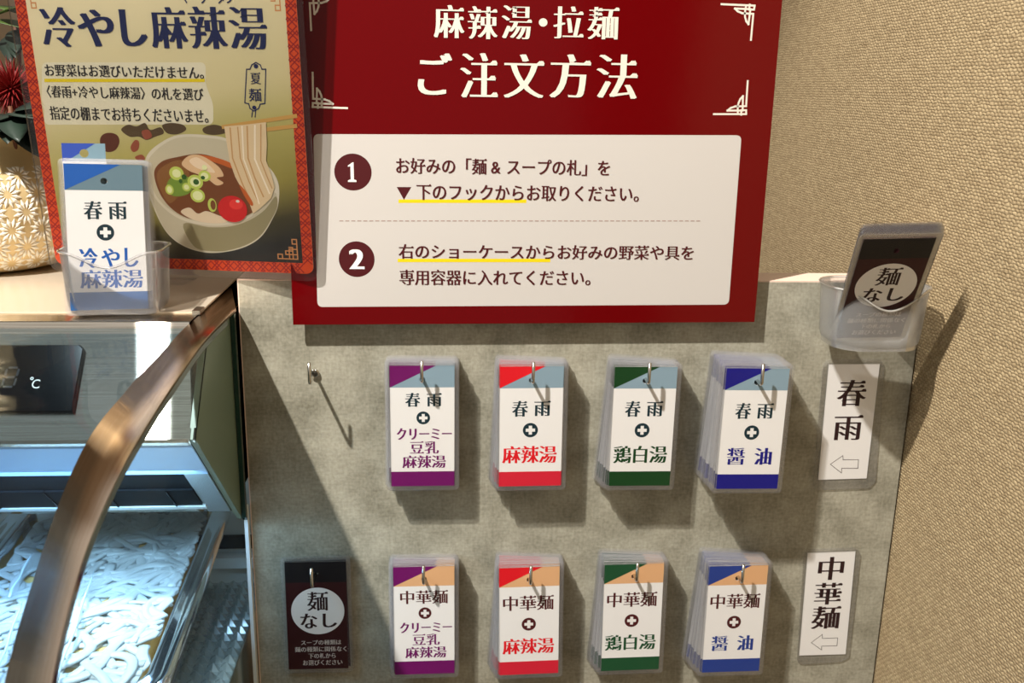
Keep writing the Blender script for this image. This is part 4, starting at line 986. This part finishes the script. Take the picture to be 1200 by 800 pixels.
for i, it in enumerate(SUMMER):
    if it[0] == 't':
        b = (it[7] if len(it) > 7 else 0.02) + 0.006
        P.text(it[1], it[2], it[3], it[4], it[5], 'print_' + it[6], 6, b, 0.016 if b > 0.03 else 0.006)
    elif it[1] in ('halo',): P.loops([roundpoly(it[2], 5)], 'print_halo', 2)
    elif it[1] in ('yellow', 'navy'): draw(P, [it], 4)
    else:
        lay += 0.35
        if it[0] == 'p' and it[1] not in ('hang',): it = ('p', it[1], smooth_closed(it[2]))
        draw(P, [it], lay)
q.build('printed_sheet', r)
q = MB(); slab(q, rrect(-5.5, -6.0, Wp + 5.5, Hp + 6, 9), [], -0.0016, 0.0006, 'poster_film'); tag(q.build('clear_pouch', r), 'glossy laminating film with clear margins')
q = MB(); q.box((0.066, 0.0008, -0.0285), (0.100, 0.0028, 0.20), 'clear_acrylic'); q.box((0.066, 0.0008, -0.0285), (0.100, 0.075, -0.0265), 'clear_acrylic')
q.add([(0.070, 0.0028, 0.15), (0.096, 0.0028, 0.15), (0.096, 0.070, -0.0265), (0.070, 0.070, -0.0265), (0.070, 0.0045, 0.15), (0.096, 0.0045, 0.15), (0.096, 0.072, -0.0265), (0.070, 0.072, -0.0265)],
      [(0, 1, 2, 3), (7, 6, 5, 4), (0, 4, 5, 1), (1, 5, 6, 2), (2, 6, 7, 3), (3, 7, 4, 0)], 'clear_acrylic')
q.build('easel_stand', r)

# ================================================================== vase with flowers behind the summer poster
VX, VY, VZ = -0.455, 0.150, 1.1657
r = thing('vase', (VX, VY, VZ), 'round gold vase with white star-flower relief at the far left edge', 'vase')
prof = [(0.050, 0), (0.066, 0.004), (0.080, 0.018), (0.089, 0.040), (0.0905, 0.062), (0.0875, 0.084), (0.080, 0.100), (0.072, 0.110), (0.066, 0.120), (0.064, 0.130), (0.067, 0.137), (0.063, 0.138), (0.060, 0.130), (0.062, 0.115), (0.02, 0.100)]
q = MB(); q.lathe(prof, (0, 0, 0), 'gold_glaze', 64); q.build('body', r)
def vr(z):
    for (r0, z0), (r1, z1) in zip(prof, prof[1:9]):
        if z0 <= z <= z1: return r0 + (r1 - r0) * (z - z0) / (z1 - z0)
    return 0.05
q = MB(); rows = 6; per = 20
for j in range(rows):
    zc = 0.012 + j * 0.0168
    for i in range(per):
        tc_ = (i + 0.5 * (j % 2)) * 2 * pi / per; R0 = vr(zc)
        for k in range(12):
            a = k * pi / 6 + pi / 12
            def pt(d, s, lift):
                dx = d * cos(a) - s * sin(a); dz = d * sin(a) + s * cos(a); z = min(0.104, max(0.003, zc + dz)); R_ = vr(z) + lift; th_ = tc_ + dx / R0
                return (R_ * cos(th_), R_ * sin(th_), z)
            q.add([pt(0.0030, 0, 0.0003), pt(0.0078, 0.0019, 0.0004), pt(0.0126, 0, 0.0003), pt(0.0078, -0.0019, 0.0004), pt(0.0072, 0, 0.0014)], [(0, 1, 4), (1, 2, 4), (2, 3, 4), (3, 0, 4)], 'ivory_glaze')
tag(q.build('star_relief', r), 'white raised star petals')
def leaf(q, p0, d, up_, L, w_, mt, bend=0.3):
    d = Vector(d).normalized(); s = d.cross(Vector(up_)).normalized(); n_ = s.cross(d); rs = []
    for i in range(9):
        t_ = i / 8; ww = w_ * sin(pi * min(1, t_ * 0.94 + 0.06)) ** 0.8 if t_ < 1 else 0.0002
        c_ = Vector(p0) + d * L * t_ - n_ * bend * L * t_ * t_
        rs.append([tuple(c_ - s * ww), tuple(c_ - n_ * ww * 0.25), tuple(c_ + s * ww), tuple(c_ - n_ * (ww * 0.25 + 0.0008))])
    q.loft(rs, mt, True, True)
fl = thing('red_flower', (VX + 0.045, VY - 0.02, VZ + 0.125), 'spiky dark red flower above the gold vase at the far left edge', 'flower')
q = MB(); rnd = random.Random(5)
for i in range(260):
    z = 1 - 2 * (i + .5) / 260; a = i * 2.39996; d = Vector((math.sqrt(1 - z * z) * cos(a), math.sqrt(1 - z * z) * sin(a), z)); c_ = Vector((0, 0, 0.050))
    L = 0.030 + rnd.uniform(-.003, .003); side_ = d.orthogonal().normalized() * 0.0016; s2 = d.cross(side_)
    q.add([tuple(c_ + d * 0.006 + side_), tuple(c_ + d * 0.006 + s2), tuple(c_ + d * 0.006 - side_), tuple(c_ + d * 0.006 - s2), tuple(c_ + d * L)], [(0, 1, 4), (1, 2, 4), (2, 3, 4), (3, 0, 4)], 'red_petal')
tag(q.build('petals', fl), kind='stuff')
q = MB(); q.tube([(0, 0, 0.046), (-0.012, 0.004, 0.0), (-0.022, 0.010, -0.024)], 0.0022, 'twig_brown'); q.build('stem', fl)
def sprig(name, label, pos, seed, n, mt, dirs, L, w_, cat='foliage'):
    o = thing(name, pos, label, cat); rnd = random.Random(seed)
    for i in range(n):
        q = MB(); d = dirs[i % len(dirs)]; d = Vector(d) + Vector((rnd.gauss(0, .12), rnd.gauss(0, .12), rnd.gauss(0, .12)))
        p0 = (rnd.uniform(-.006, .006), rnd.uniform(-.004, .004), 0.012 + 0.02 * i / n); leaf(q, p0, d, (0, -0.3, 1), L * rnd.uniform(.8, 1.1), w_ * rnd.uniform(.8, 1.1), mt); q.build('leaf', o)
    q = MB(); q.tube([(0, 0, 0.034), (0, 0.004, 0.01), (-0.004, 0.006, -0.03)], 0.002, 'twig_brown'); q.build('stem', o); return o
sprig('dark_sprig', 'dark green leaves spilling over the vase rim, left edge', (VX + 0.052, VY - 0.045, VZ + 0.125), 2, 14, 'dark_leaf', [(0.6, -0.5, 0.15), (0.9, -0.2, 0.3), (0.1, -0.9, 0.1), (0.8, 0.2, 0.1), (-0.5, -0.8, 0.2), (0.5, -0.8, -0.1)], 0.055, 0.014)
sprig('upper_sprig', 'dark and olive leaves at the upper left corner behind the poster', (VX + 0.038, VY + 0.02, VZ + 0.205), 8, 14, 'dark_leaf', [(0.9, -0.2, 0.1), (0.7, -0.4, 0.25), (0.2, -0.9, -0.1), (0.8, 0, -0.2)], 0.060, 0.010)
sprig('olive_sprig', 'olive green leaf tip at the top left corner', (VX + 0.030, VY - 0.01, VZ + 0.225), 3, 3, 'fresh_leaf', [(0.9, -0.1, 0.15), (0.7, -0.3, 0.3)], 0.055, 0.010)
tw = MB(); tw.tube([(0.028, 0.0, 0.110), (0.062, -0.012, 0.165), (0.074, -0.016, 0.200), (0.070, -0.02, 0.235)], [0.006, 0.0075, 0.0065, 0.005], 'twig_brown', n=12)
tag(tw.build('twig', None, (VX, VY, VZ)), 'brown twig standing in the vase beside the poster edge', 'twig')
